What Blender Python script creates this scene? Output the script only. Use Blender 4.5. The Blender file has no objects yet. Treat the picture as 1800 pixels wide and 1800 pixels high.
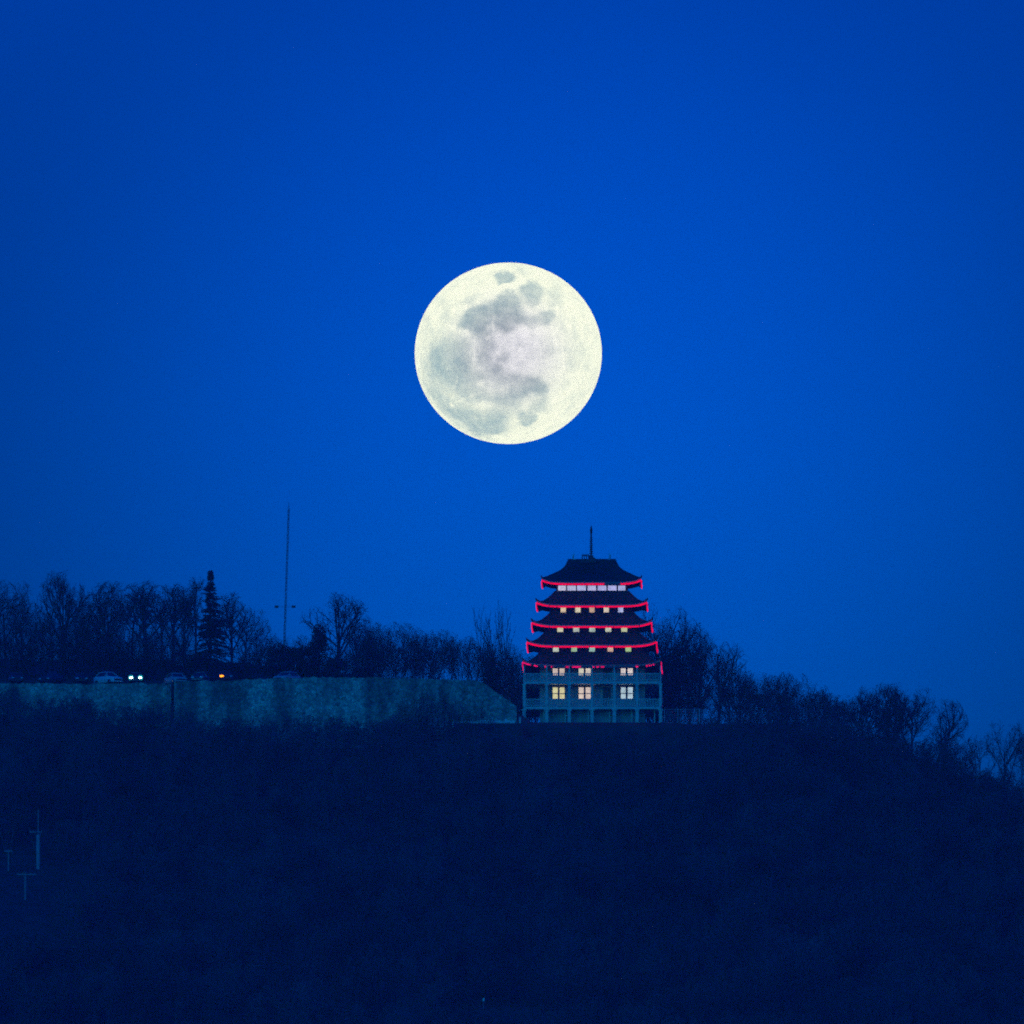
import bpy, math, random
import numpy as np
from mathutils import Vector, Matrix

R = math.radians
C = bpy.context.scene.collection
SC = bpy.context.scene

# ------------------------------------------------------------------ camera
FPX = 36180.0                     # focal length in pixels of the 1800 px photograph
PITCH = R(5.2)
CZ = 2.0
cam_d = bpy.data.cameras.new('camera')
cam_d.sensor_width = 36.0
cam_d.lens = 36.0 * FPX / 1800.0
cam_d.clip_start = 1.0
cam_d.clip_end = 900000.0
cam = bpy.data.objects.new('camera', cam_d)
C.objects.link(cam)
cam.location = (0, 0, CZ)
cam.rotation_euler = (math.pi / 2 + PITCH, 0, 0)
SC.camera = cam


def ray(px, py):
    u = (900 - py) / FPX
    return ((px - 900) / FPX, math.cos(PITCH) - u * math.sin(PITCH), math.sin(PITCH) + u * math.cos(PITCH))


def X_at(px, Y, py=1200):
    d = ray(px, py)
    return d[0] / d[1] * Y


def Z_at(py, Y):
    d = ray(900, py)
    return CZ + d[2] / d[1] * Y


# ------------------------------------------------------------------ sky, dusk light, exposure
SUN_EL, SUN_ROT = R(1.0), R(180)
w = bpy.data.worlds.new('World')
SC.world = w
w.use_nodes = True
nt = w.node_tree
bg = nt.nodes['Background']
sky = nt.nodes.new('ShaderNodeTexSky')
sky.sky_type = 'NISHITA'
sky.sun_disc = False
sky.sun_elevation = SUN_EL
sky.sun_rotation = SUN_ROT
sky.ozone_density = 4.0
tint = nt.nodes.new('ShaderNodeMix')
tint.data_type = 'RGBA'
tint.blend_type = 'MULTIPLY'
tint.inputs[0].default_value = 1.0
SKY_TINT = (0.0, 2.14, 11.9)
tint.inputs[7].default_value = (*SKY_TINT, 1)
nt.links.new(sky.outputs[0], tint.inputs[6])
# lens vignette painted into the sky: brightest below the moon, darker outwards
gd = Vector(ray(1010, 1010)).normalized()
tc = nt.nodes.new('ShaderNodeTexCoord')
dist = nt.nodes.new('ShaderNodeVectorMath')
dist.operation = 'DISTANCE'
dist.inputs[1].default_value = gd
nt.links.new(tc.outputs['Generated'], dist.inputs[0])
mr = nt.nodes.new('ShaderNodeMapRange')
mr.interpolation_type = 'SMOOTHSTEP'
mr.inputs['From Min'].default_value = 0.003
mr.inputs['From Max'].default_value = 0.037
mr.inputs['To Min'].default_value = 1.13
mr.inputs['To Max'].default_value = 0.50
nt.links.new(dist.outputs['Value'], mr.inputs['Value'])
mul = nt.nodes.new('ShaderNodeMath')
mul.operation = 'MULTIPLY'
SKY_STRENGTH = 0.10
mul.inputs[1].default_value = SKY_STRENGTH
nt.links.new(mr.outputs[0], mul.inputs[0])
nt.links.new(tint.outputs[2], bg.inputs['Color'])
nt.links.new(mul.outputs[0], bg.inputs['Strength'])

# the last glow of the west, behind the photographer
sun_d = bpy.data.lights.new('dusk_glow', 'SUN')
sun_d.energy = 0.44
sun_d.angle = R(30)
sun_d.color = (0.01, 0.52, 1.0)
sun = bpy.data.objects.new('dusk_glow', sun_d)
C.objects.link(sun)
sun.rotation_euler = (R(90 - 12), 0, R(-14))

SC.view_settings.view_transform = 'Standard'
SC.view_settings.look = 'None'
SC.view_settings.exposure = 0.0
SC.view_settings.gamma = 1.0
SC.view_settings.use_curve_mapping = False
SC.cycles.use_denoising = False
SC.cycles.use_adaptive_sampling = True
SC.cycles.adaptive_threshold = 0.07
SC.cycles.adaptive_min_samples = 26
SC.cycles.filter_width = 1.9
SC.cycles.max_bounces = 4
SC.cycles.volume_bounces = 0
SC.cycles.sample_clamp_indirect = 0.08


# ------------------------------------------------------------------ helpers
def srgb(r, g, b):
    f = lambda c: (c / 255 / 12.92) if c / 255 <= 0.04045 else ((c / 255 + 0.055) / 1.055) ** 2.4
    return (f(r), f(g), f(b))


def new_mat(name):
    m = bpy.data.materials.new(name)
    m.use_nodes = True
    return m, m.node_tree, m.node_tree.nodes['Principled BSDF']


def mat(name, col, rough=0.7, scale=3.0, var=0.25, bump=0.0, metal=0.0):
    m, t, p = new_mat(name)
    n = t.nodes.new('ShaderNodeTexNoise')
    n.inputs['Scale'].default_value = scale
    n.inputs['Detail'].default_value = 6
    tcn = t.nodes.new('ShaderNodeTexCoord')
    t.links.new(tcn.outputs['Object'], n.inputs['Vector'])
    r = t.nodes.new('ShaderNodeValToRGB')
    r.color_ramp.elements[0].position = 0.3
    r.color_ramp.elements[1].position = 0.7
    r.color_ramp.elements[0].color = (*[c * (1 - var) for c in col], 1)
    r.color_ramp.elements[1].color = (*[min(1, c * (1 + var)) for c in col], 1)
    t.links.new(n.outputs['Fac'], r.inputs['Fac'])
    t.links.new(r.outputs['Color'], p.inputs['Base Color'])
    p.inputs['Roughness'].default_value = rough
    p.inputs['Metallic'].default_value = metal
    if bump:
        b = t.nodes.new('ShaderNodeBump')
        b.inputs['Strength'].default_value = bump
        t.links.new(n.outputs['Fac'], b.inputs['Height'])
        t.links.new(b.outputs['Normal'], p.inputs['Normal'])
    return m


def glow_mat(name, col, strength=1.0, var=0.0, scale=1.5):
    m = bpy.data.materials.new(name)
    m.use_nodes = True
    t = m.node_tree
    t.nodes.remove(t.nodes['Principled BSDF'])
    e = t.nodes.new('ShaderNodeEmission')
    e.inputs['Color'].default_value = (*col, 1)
    e.inputs['Strength'].default_value = strength
    if var:
        n = t.nodes.new('ShaderNodeTexNoise')
        n.inputs['Scale'].default_value = scale
        tcn = t.nodes.new('ShaderNodeTexCoord')
        t.links.new(tcn.outputs['Object'], n.inputs['Vector'])
        q = t.nodes.new('ShaderNodeMapRange')
        q.inputs['From Min'].default_value = 0.3
        q.inputs['From Max'].default_value = 0.7
        q.inputs['To Min'].default_value = strength * (1 - var)
        q.inputs['To Max'].default_value = strength * (1 + var)
        t.links.new(n.outputs['Fac'], q.inputs['Value'])
        t.links.new(q.outputs[0], e.inputs['Strength'])
    t.links.new(e.outputs[0], t.nodes['Material Output'].inputs['Surface'])
    return m


class MB:
    def __init__(s):
        s.v, s.f = [], []

    def add(s, vs, fs):
        o = len(s.v)
        s.v += [tuple(v) for v in vs]
        s.f += [tuple(i + o for i in f) for f in fs]
        return s

    def box(s, x0, x1, y0, y1, z0, z1):
        return s.add([(x0, y0, z0), (x1, y0, z0), (x1, y1, z0), (x0, y1, z0), (x0, y0, z1), (x1, y0, z1), (x1, y1, z1), (x0, y1, z1)],
                     [(0, 3, 2, 1), (4, 5, 6, 7), (0, 1, 5, 4), (1, 2, 6, 5), (2, 3, 7, 6), (3, 0, 4, 7)])

    def tube(s, pts, rad, k=8, caps=True):
        pts = [Vector(p) for p in pts]
        if not isinstance(rad, (list, tuple)):
            rad = [rad] * len(pts)
        vs, fs = [], []
        for i, p in enumerate(pts):
            d = (pts[min(i + 1, len(pts) - 1)] - pts[max(i - 1, 0)]).normalized()
            a = d.cross(Vector((0, 0, 1)))
            if a.length < 1e-3:
                a = d.cross(Vector((1, 0, 0)))
            a.normalize()
            b = d.cross(a)
            for j in range(k):
                t = 2 * math.pi * j / k
                vs.append(p + (a * math.cos(t) + b * math.sin(t)) * rad[i])
        for i in range(len(pts) - 1):
            for j in range(k):
                fs.append((i * k + j, i * k + (j + 1) % k, (i + 1) * k + (j + 1) % k, (i + 1) * k + j))
        if caps:
            fs.append(tuple(range(k)))
            fs.append(tuple((len(pts) - 1) * k + j for j in reversed(range(k))))
        return s.add(vs, fs)

    def loft(s, rings, caps=True):
        k = len(rings[0])
        vs = [p for r in rings for p in r]
        fs = []
        for i in range(len(rings) - 1):
            for j in range(k):
                fs.append((i * k + j, i * k + (j + 1) % k, (i + 1) * k + (j + 1) % k, (i + 1) * k + j))
        if caps:
            fs.append(tuple(range(k)))
            fs.append(tuple((len(rings) - 1) * k + j for j in reversed(range(k))))
        return s.add(vs, fs)

    def build(s, name, m, parent=None, smooth=False):
        me = bpy.data.meshes.new(name)
        me.from_pydata(s.v, [], s.f)
        me.update()
        if smooth:
            me.polygons.foreach_set('use_smooth', [True] * len(me.polygons))
        me.materials.append(m)
        o = bpy.data.objects.new(name, me)
        C.objects.link(o)
        if parent:
            o.parent = parent
        return o


def tag(o, label=None, cat=None, group=None, kind=None):
    if label: o['label'] = label
    if cat: o['category'] = cat
    if group: o['group'] = group
    if kind: o['kind'] = kind
    return o


def empty(name, loc, rz=0):
    o = bpy.data.objects.new(name, None)
    o.empty_display_size = 0.5
    C.objects.link(o)
    o.location = loc
    o.rotation_euler = (0, 0, rz)
    return o


def np_mesh(name, V, F3=None, F4=None):
    """fast mesh from numpy arrays of triangles and quads"""
    me = bpy.data.meshes.new(name)
    n3 = 0 if F3 is None else len(F3)
    n4 = 0 if F4 is None else len(F4)
    me.vertices.add(len(V))
    me.vertices.foreach_set('co', np.ascontiguousarray(V, dtype=np.float32).ravel())
    loops = np.concatenate([a.ravel() for a in (F3, F4) if a is not None and len(a)]).astype(np.int32)
    me.loops.add(len(loops))
    me.loops.foreach_set('vertex_index', loops)
    tot = np.concatenate([np.full(n3, 3), np.full(n4, 4)]).astype(np.int32)
    st = np.concatenate([[0], np.cumsum(tot)[:-1]]).astype(np.int32)
    me.polygons.add(n3 + n4)
    me.polygons.foreach_set('loop_start', st)
    me.polygons.foreach_set('loop_total', tot)
    me.update(calc_edges=True)
    return me


# ------------------------------------------------------------------ materials
M = {}
M['bark'] = mat('bark', (0.07, 0.06, 0.055), 0.9, 2.0, 0.3)
M['twig'] = mat('twig', (0.065, 0.055, 0.05), 0.9, 1.0, 0.3)
M['bark_pale'] = mat('bark_pale', (0.11, 0.10, 0.09), 0.9, 2.0, 0.3)
M['needle'] = mat('needle', (0.02, 0.035, 0.022), 0.8, 2.0, 0.4)
M['soil'] = mat('soil', (0.085, 0.055, 0.05), 0.95, 0.4, 0.4)
M['roof_tile'] = mat('roof_tile', (0.045, 0.045, 0.05), 0.75, 4.0, 0.25)
M['roof_trim'] = mat('roof_trim', (0.40, 0.36, 0.30), 0.6, 4.0, 0.2)
M['wall_dark'] = mat('wall_dark', (0.10, 0.07, 0.06), 0.8, 2.0, 0.2)
M['wall_low'] = mat('wall_low', (0.36, 0.39, 0.33), 0.85, 1.5, 0.2, 0.1)
M['post'] = mat('post_paint', (0.62, 0.68, 0.52), 0.6, 2.0, 0.15)
M['frame'] = mat('window_frame', (0.12, 0.06, 0.05), 0.6, 3.0, 0.2)
M['door'] = mat('door_wood', (0.06, 0.04, 0.035), 0.6, 3.0, 0.3)
M['spire'] = mat('spire_metal', (0.10, 0.08, 0.06), 0.5, 3.0, 0.2, metal=0.4)
M['gold'] = mat('ornament', (0.75, 0.80, 0.72), 0.4, 6.0, 0.15)
M['metal'] = mat('mast_steel', (0.16, 0.16, 0.16), 0.5, 2.0, 0.2, metal=0.2)
M['galv'] = mat('galvanised', (0.45, 0.46, 0.44), 0.5, 3.0, 0.15, metal=0.2)
M['pole'] = mat('pole_wood', (0.26, 0.25, 0.24), 0.85, 2.0, 0.25)
M['lamp_body'] = mat('lamp_body', (0.03, 0.03, 0.03), 0.5, 2.0, 0.2)
M['rubber'] = mat('rubber', (0.02, 0.02, 0.02), 0.9, 5.0, 0.2)
M['rim'] = mat('rim_alloy', (0.35, 0.35, 0.36), 0.35, 5.0, 0.1, metal=0.8)
M['lens_off'] = mat('lens_off', (0.55, 0.58, 0.60), 0.15, 5.0, 0.05)
M['plastic'] = mat('dark_plastic', (0.03, 0.03, 0.03), 0.6, 5.0, 0.2)
mg, tg, pg = new_mat('car_glass')
pg.inputs['Base Color'].default_value = (0.02, 0.025, 0.03, 1)
pg.inputs['Roughness'].default_value = 0.08
ng = tg.nodes.new('ShaderNodeTexNoise')
ng.inputs['Scale'].default_value = 8
rg = tg.nodes.new('ShaderNodeMapRange')
rg.inputs['To Min'].default_value = 0.05
rg.inputs['To Max'].default_value = 0.15
tg.links.new(ng.outputs['Fac'], rg.inputs['Value'])
tg.links.new(rg.outputs[0], pg.inputs['Roughness'])
M['glass'] = mg
M['red'] = glow_mat('red_tube', (1.0, 0.0, 0.05), 1.15, 0.12, 0.9)
M['red_pink'] = glow_mat('red_tube_worn', (1.0, 0.004, 0.13), 1.1, 0.2, 2.0)
M['tube_off'] = mat('unlit_tube', (0.40, 0.26, 0.26), 0.4, 3.0, 0.2)
M['head_on'] = glow_mat('headlight_on', (0.62, 1.0, 1.0), 9.0)
M['amber_on'] = glow_mat('amber_on', (1.0, 0.30, 0.0), 3.0)
M['asphalt'] = mat('asphalt', (0.05, 0.05, 0.05), 0.9, 6.0, 0.25)

# rubble stone retaining wall
ms, ts, ps = new_mat('rubble_stone')
tco = ts.nodes.new('ShaderNodeTexCoord')
vo = ts.nodes.new('ShaderNodeTexVoronoi')
vo.inputs['Scale'].default_value = 2.7
ve = ts.nodes.new('ShaderNodeTexVoronoi')
ve.feature = 'DISTANCE_TO_EDGE'
ve.inputs['Scale'].default_value = 2.7
no = ts.nodes.new('ShaderNodeTexNoise')
no.inputs['Scale'].default_value = 0.22
no.inputs['Detail'].default_value = 5
mpn = ts.nodes.new('ShaderNodeMapping')
mpn.inputs['Scale'].default_value = (2.0, 1, 0.45)
ts.links.new(tco.outputs['Object'], mpn.inputs['Vector'])
ts.links.new(mpn.outputs[0], no.inputs['Vector'])
for n_ in (vo, ve):
    ts.links.new(tco.outputs['Object'], n_.inputs['Vector'])
rs = ts.nodes.new('ShaderNodeValToRGB')
rs.color_ramp.elements[0].position = 0.05
rs.color_ramp.elements[1].position = 0.95
rs.color_ramp.elements[0].color = (0.25, 0.29, 0.21, 1)
rs.color_ramp.elements[1].color = (0.56, 0.64, 0.46, 1)
sep = ts.nodes.new('ShaderNodeSeparateColor')
ts.links.new(vo.outputs['Color'], sep.inputs[0])
ts.links.new(sep.outputs[0], rs.inputs['Fac'])
stn = ts.nodes.new('ShaderNodeMapRange')
stn.inputs['From Min'].default_value = 0.35
stn.inputs['From Max'].default_value = 0.62
stn.inputs['To Min'].default_value = 0.36
stn.inputs['To Max'].default_value = 1.15
ts.links.new(no.outputs['Fac'], stn.inputs['Value'])
jo = ts.nodes.new('ShaderNodeMapRange')
jo.inputs['From Max'].default_value = 0.10
jo.inputs['To Min'].default_value = 0.45
ts.links.new(ve.outputs['Distance'], jo.inputs['Value'])
mm = ts.nodes.new('ShaderNodeMath')
mm.operation = 'MULTIPLY'
ts.links.new(stn.outputs[0], mm.inputs[0])
ts.links.new(jo.outputs[0], mm.inputs[1])
vm = ts.nodes.new('ShaderNodeVectorMath')
vm.operation = 'SCALE'
ts.links.new(rs.outputs['Color'], vm.inputs[0])
ts.links.new(mm.outputs[0], vm.inputs['Scale'])
ts.links.new(vm.outputs[0], ps.inputs['Base Color'])
ps.inputs['Roughness'].default_value = 0.9
M['stone'] = ms

# ------------------------------------------------------------------ terrain
rng = np.random.default_rng(7)
PXK = [-900, -200, 0, 300, 320, 500, 700, 800, 920, 1180, 1230, 1290, 1350, 1430, 1500, 1600, 1700, 1800, 2000, 2700]
LIM = [1214, 1208, 1212, 1238, 1258, 1258, 1264, 1280, 1283, 1281, 1270, 1252, 1226, 1226, 1256, 1282, 1320, 1364, 1450, 1700]
RDK = [-900, -200, 300, 480, 830, 846, 872, 912, 925, 1180, 1230, 1300, 1400, 1500, 1600, 1700, 1800, 2000, 2700]
RDR = [1196, 1199, 1199, 1193, 1196, 1199, 1218, 1250, 1271, 1271, 1275, 1272, 1275, 1300, 1325, 1368, 1420, 1520, 1800]


def sstep(t):
    t = np.clip(t, 0, 1)
    return t * t * (3 - 2 * t)


def terrain(x, y):
    x = np.asarray(x, float)
    y = np.asarray(y, float)
    px = 900 + x * FPX / np.maximum(y, 1500)
    lim = np.interp(px, PXK, LIM)
    rd = np.interp(px, RDK, RDR)
    ang = lambda row: np.tan(PITCH + np.arctan((900 - row) / FPX))
    zf = CZ + 2674 * ang(lim + 55 + np.interp(px, [1200, 1350, 1900], [0, 22, 22]))                # ground at the foot of walls and terrace
    zr = CZ + np.where(px < 303, 2687.3, 2677.0) * ang(rd)   # road, car park and terrace level
    d = 2674 - y
    front = zf - 0.364 * d
    lowt = np.clip((2560 - y) / 900.0, 0, 1)
    z2560 = zf - 0.364 * 114
    low = z2560 * (1 - lowt) ** 1.9
    z = np.where(y < 2560, low, front)
    # the step behind the retaining walls, then the plateau rising gently behind
    wstep = np.where(px < 302, 2687.5, np.where(px < 905, 2676.6, 2673.5))
    k = np.clip((y - wstep) / 2.2, 0, 1)
    rise = np.interp(px, [200, 600, 900, 1200, 1500], [0.112, 0.105, 0.086, 0.070, 0.062])
    bank = np.interp(px, [150, 430, 560, 700], [1.9, 1.8, 1.0, 0.5])
    back = zr + bank * sstep((y - 2694) / 14) + rise * np.clip(y - 2700, 0, 78) - 0.20 * np.clip(y - 2800, 0, 700)
    zfront = np.minimum(zf - 0.364 * np.minimum(d, 0) * 0.4, zr)
    z = np.where(y > 2674, np.where(y > wstep, zfront * (1 - k) + back * k, zfront), z)
    terr = CZ + 2671.5 * ang(1273.0)
    z = np.where((px > 786) & (px < 930) & (y > 2669.8) & (y < 2677), np.maximum(z, terr), z)
    bump = 0.35 * np.sin(x * 0.31 + 1.0) * np.sin(y * 0.27) + 0.25 * np.sin(x * 0.11 - y * 0.17)
    flat = (y > 2668) & (y < 2698)
    return np.maximum(z + np.where(flat, 0, bump) * np.clip(z / 60, 0, 1), 0.0)


def th(x, y):
    return float(terrain(x, y))


xs = np.concatenate([np.linspace(-3000, -320, 24), np.linspace(-300, -122, 30), np.arange(-120, 120.1, 1.25), np.linspace(122, 300, 30), np.linspace(320, 3000, 24)])
ys = np.concatenate([np.linspace(-250, 1500, 20), np.linspace(1550, 2500, 36), np.arange(2505, 2660, 3.0), np.arange(2660, 2700, 0.55), np.arange(2700, 2810, 2.5), np.linspace(2815, 3500, 20), np.linspace(3600, 6000, 12)])
GX, GY = np.meshgrid(xs, ys)
GZ = terrain(GX, GY)
nx, ny = len(xs), len(ys)
idx = np.arange(nx * ny).reshape(ny, nx)
F4 = np.stack([idx[:-1, :-1], idx[:-1, 1:], idx[1:, 1:], idx[1:, :-1]], -1).reshape(-1, 4)
me = np_mesh('hillside', np.stack([GX, GY, GZ], -1).reshape(-1, 3), None, F4)
me.polygons.foreach_set('use_smooth', [True] * len(me.polygons))
me.materials.append(M['soil'])
hill = bpy.data.objects.new('hillside', me)
C.objects.link(hill)
tag(hill, 'dark steep hillside below the pagoda and its retaining walls', 'hillside', kind='structure')


# ------------------------------------------------------------------ moon
MY = 200000.0
mx, mz = X_at(893.5, MY, 621), Z_at(621, MY)
MR = 164.5 / FPX * MY / ray(893, 621)[1]
msh = MB()
NU, NV = 128, 64
vs, fs = [], []
for j in range(NV + 1):
    a = math.pi * j / NV
    for i in range(NU):
        b = 2 * math.pi * i / NU
        vs.append((math.sin(a) * math.cos(b), math.sin(a) * math.sin(b), math.cos(a)))
for j in range(NV):
    for i in range(NU):
        fs.append((j * NU + i, (j + 1) * NU + i, (j + 1) * NU + (i + 1) % NU, j * NU + (i + 1) % NU))
msh.add(vs, fs)

mmn = bpy.data.materials.new('moon_surface')
mmn.use_nodes = True
T = mmn.node_tree
T.nodes.remove(T.nodes['Principled BSDF'])
L = T.links.new


def N(kind, **kw):
    n = T.nodes.new(kind)
    for k_, v_ in kw.items():
        setattr(n, k_, v_)
    return n


tco = N('ShaderNodeTexCoord')
base_v = tco.outputs['Object']


def noise(vec, scale, detail, rough=0.55):
    n = N('ShaderNodeTexNoise')
    n.inputs['Scale'].default_value = scale
    n.inputs['Detail'].default_value = detail
    n.inputs['Roughness'].default_value = rough
    L(vec, n.inputs['Vector'])
    return n


def math_n(op, a, b=None, clamp=False):
    n = N('ShaderNodeMath', operation=op)
    n.use_clamp = clamp
    for i, q in enumerate((a, b)):
        if q is None: continue
        if isinstance(q, (int, float)):
            n.inputs[i].default_value = q
        else:
            L(q, n.inputs[i])
    return n.outputs[0]


# warp the coordinates so that the maria get ragged shores
w1 = noise(base_v, 3.6, 8, 0.68)
sub = N('ShaderNodeVectorMath', operation='SUBTRACT')
L(w1.outputs['Color'], sub.inputs[0])
sub.inputs[1].default_value = (0.5, 0.5, 0.5)
scl = N('ShaderNodeVectorMath', operation='SCALE')
L(sub.outputs[0], scl.inputs[0])
scl.inputs['Scale'].default_value = 0.26
wv = N('ShaderNodeVectorMath', operation='ADD')
L(base_v, wv.inputs[0])
L(scl.outputs[0], wv.inputs[1])


# (zoom x, zoom y, half-width, half-height, tilt, depth, softness), measured in the photograph's close-up of the moon
BLOBS = [
    (858, 205, 96, 66, 0, 0.85, 0.16), (1110, 335, 112, 100, 30, 0.80, 0.25), (1040, 350, 60, 50, 0, 0.40, 0.4), (1310, 390, 60, 75, 0, 0.35, 0.5),
    (880, 450, 150, 110, 20, 0.95, 0.28), (900, 570, 150, 105, 0, 1.0, 0.28), (600, 560, 110, 95, 0, 0.75, 0.3),
    (650, 600, 170, 130, 0, 0.9, 0.3), (520, 620, 90, 70, 0, 0.55, 0.35), (600, 690, 110, 75, 35, 0.7, 0.3), (1060, 590, 120, 60, 20, 0.65, 0.4),
    (1225, 560, 85, 55, 0, 0.75, 0.3), (740, 480, 90, 70, 0, 0.55, 0.4), (530, 410, 60, 40, 0, 0.35, 0.5),
    (300, 480, 40, 110, -25, 0.30, 0.5), (180, 700, 35, 170, -10, 0.28, 0.5), (130, 1040, 28, 110, 5, 0.40, 0.5),
    (350, 860, 190, 130, 0, 0.72, 0.4), (330, 990, 160, 150, 0, 0.88, 0.35), (440, 1080, 210, 150, 20, 0.85, 0.4), (540, 940, 90, 110, 0, 0.45, 0.5),
    (720, 800, 70, 70, 0, 0.75, 0.4), (690, 920, 55, 80, 0, 0.75, 0.45), (760, 1030, 80, 55, 0, 0.7, 0.45), (850, 940, 60, 40, -30, 0.55, 0.5),
    (800, 1110, 130, 70, 0, 0.6, 0.45), (960, 1130, 130, 50, 0, 0.6, 0.4), (1120, 1190, 120, 85, 0, 0.9, 0.3), (1020, 1220, 120, 70, 0, 0.7, 0.4),
    (1180, 1250, 60, 60, 0, 0.5, 0.4), (900, 1320, 120, 100, 0, 0.7, 0.4), (1180, 1360, 80, 55, 0, 0.5, 0.5), (700, 1260, 220, 70, 0, 0.55, 0.45),
    (500, 1220, 130, 110, 30, 0.55, 0.45), (1055, 1460, 88, 68, 0, 0.9, 0.25), (760, 1490, 130, 110, 0, 0.85, 0.3),
    (520, 1460, 200, 84, 20, 0.9, 0.35), (680, 1560, 190, 50, 6, 0.8, 0.35), (330, 1330, 170, 64, 42, 0.75, 0.45), (210, 1210, 100, 55, 55, 0.45, 0.5),
    (720, 1650, 40, 16, 0, 0.35, 0.5), (1020, 155, 40, 30, 0, 0.3, 0.5), (1480, 820, 120, 260, -15, 0.16, 0.7), (1260, 930, 200, 150, 0, 0.14, 0.7),
    (1500, 1330, 130, 80, -30, 0.14, 0.7), (680, 930, 480, 400, 0, 0.26, 0.6),
]
acc = None
keep = None
for (bx, by, hw, hh, tilt, depth, soft) in BLOBS:
    u, v = (bx - 893) / 848.0, (883 - by) / 820.0
    mp = N('ShaderNodeMapping', vector_type='TEXTURE')
    mp.inputs['Location'].default_value = (u, 0, v)
    mp.inputs['Rotation'].default_value = (0, R(tilt), 0)
    mp.inputs['Scale'].default_value = (hw / 848.0, 100.0, hh / 820.0)
    L(wv.outputs[0], mp.inputs['Vector'])
    ln = N('ShaderNodeVectorMath', operation='LENGTH')
    L(mp.outputs[0], ln.inputs[0])
    q = N('ShaderNodeMapRange', interpolation_type='SMOOTHSTEP')
    q.inputs['From Min'].default_value = 1.0 - soft * 1.5
    q.inputs['From Max'].default_value = 1.0 + soft * 1.6
    q.inputs['To Min'].default_value = 1 - depth
    q.inputs['To Max'].default_value = 1.0
    L(ln.outputs['Value'], q.inputs['Value'])
    keep = q.outputs[0] if keep is None else math_n('MULTIPLY', keep, q.outputs[0])
mare = math_n('SUBTRACT', 1.0, keep)
fine = noise(base_v, 7.0, 10, 0.72)
fine2 = noise(base_v, 34.0, 5, 0.6)
f1 = math_n('MULTIPLY', math_n('SUBTRACT', fine.outputs['Fac'], 0.47), 1.35)
f2 = math_n('MULTIPLY', math_n('SUBTRACT', fine2.outputs['Fac'], 0.5), 0.22)
mare = math_n('ADD', math_n('ADD', math_n('MULTIPLY', mare, 0.84), f1), f2, clamp=True)
# bright ray craters
RAYS = [(378, 1350, 26, 0.6), (1005, 855, 26, 0.35), (1225, 270, 34, 0.4), (640, 1160, 36, 0.35), (710, 655, 26, 0.3), (1190, 680, 50, 0.3), (1480, 500, 60, 0.25), (710, 750, 24, 0.25)]
bright = None
for (bx, by, rr, amt) in RAYS:
    ds = N('ShaderNodeVectorMath', operation='DISTANCE')
    u, v = (bx - 893) / 848.0, (883 - by) / 820.0
    ds.inputs[1].default_value = (u, -math.sqrt(max(0, 1 - u * u - v * v)), v)
    L(base_v, ds.inputs[0])
    q = N('ShaderNodeMapRange', interpolation_type='SMOOTHSTEP')
    q.inputs['From Min'].default_value = 0.0
    q.inputs['From Max'].default_value = 1.6 * rr / 848.0
    q.inputs['To Min'].default_value = amt
    q.inputs['To Max'].default_value = 0
    L(ds.outputs['Value'], q.inputs['Value'])
    bright = q.outputs[0] if bright is None else math_n('ADD', bright, q.outputs[0])
# thin bright rays
for (bx, by, hw, hh, tilt, amt) in [(1310, 760, 22, 190, -14, .22), (1440, 620, 22, 190, -12, .20), (1560, 640, 24, 190, -8, .18), (1390, 930, 20, 170, -4, .20), (480, 690, 130, 26, 24, .28),
                                    (520, 1290, 190, 26, -22, .25), (400, 1230, 26, 150, 12, .22), (590, 900, 24, 170, -6, .25), (860, 290, 220, 34, -12, .35), (745, 620, 20, 90, 12, .35), (1000, 640, 150, 30, 18, .22)]:
    mp = N('ShaderNodeMapping', vector_type='TEXTURE')
    mp.inputs['Location'].default_value = ((bx - 893) / 848.0, 0, (883 - by) / 820.0)
    mp.inputs['Rotation'].default_value = (0, R(tilt), 0)
    mp.inputs['Scale'].default_value = (hw / 848.0, 100.0, hh / 820.0)
    L(wv.outputs[0], mp.inputs['Vector'])
    ln = N('ShaderNodeVectorMath', operation='LENGTH')
    L(mp.outputs[0], ln.inputs[0])
    q = N('ShaderNodeMapRange', interpolation_type='SMOOTHSTEP')
    q.inputs['From Min'].default_value = 0.1
    q.inputs['From Max'].default_value = 1.4
    q.inputs['To Min'].default_value = amt
    q.inputs['To Max'].default_value = 0
    L(ln.outputs['Value'], q.inputs['Value'])
    bright = math_n('ADD', bright, q.outputs[0])
mare = math_n('SUBTRACT', mare, bright, clamp=True)
# highland colour is greyer in the middle of the disc and creamier towards its rim
mp = N('ShaderNodeMapping', vector_type='TEXTURE')
mp.inputs['Location'].default_value = (0.02, 0, 0.02)
mp.inputs['Scale'].default_value = (1, 100, 1)
L(base_v, mp.inputs['Vector'])
ln = N('ShaderNodeVectorMath', operation='LENGTH')
L(mp.outputs[0], ln.inputs[0])
rad = N('ShaderNodeMapRange', interpolation_type='SMOOTHSTEP')
rad.inputs['From Min'].default_value = 0.12
rad.inputs['From Max'].default_value = 0.85
L(ln.outputs['Value'], rad.inputs['Value'])
MOON_HI_IN, MOON_HI_OUT = srgb(236, 234, 234), srgb(248, 252, 224)
MOON_LO_IN, MOON_LO_OUT = srgb(152, 160, 165), srgb(164, 188, 186)


def mixc(fac, a, b):
    n = N('ShaderNodeMix', data_type='RGBA')
    L(fac, n.inputs[0])
    for i, q in ((6, a), (7, b)):
        if isinstance(q, tuple):
            n.inputs[i].default_value = (*q, 1)
        else:
            L(q, n.inputs[i])
    return n.outputs[2]


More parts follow.
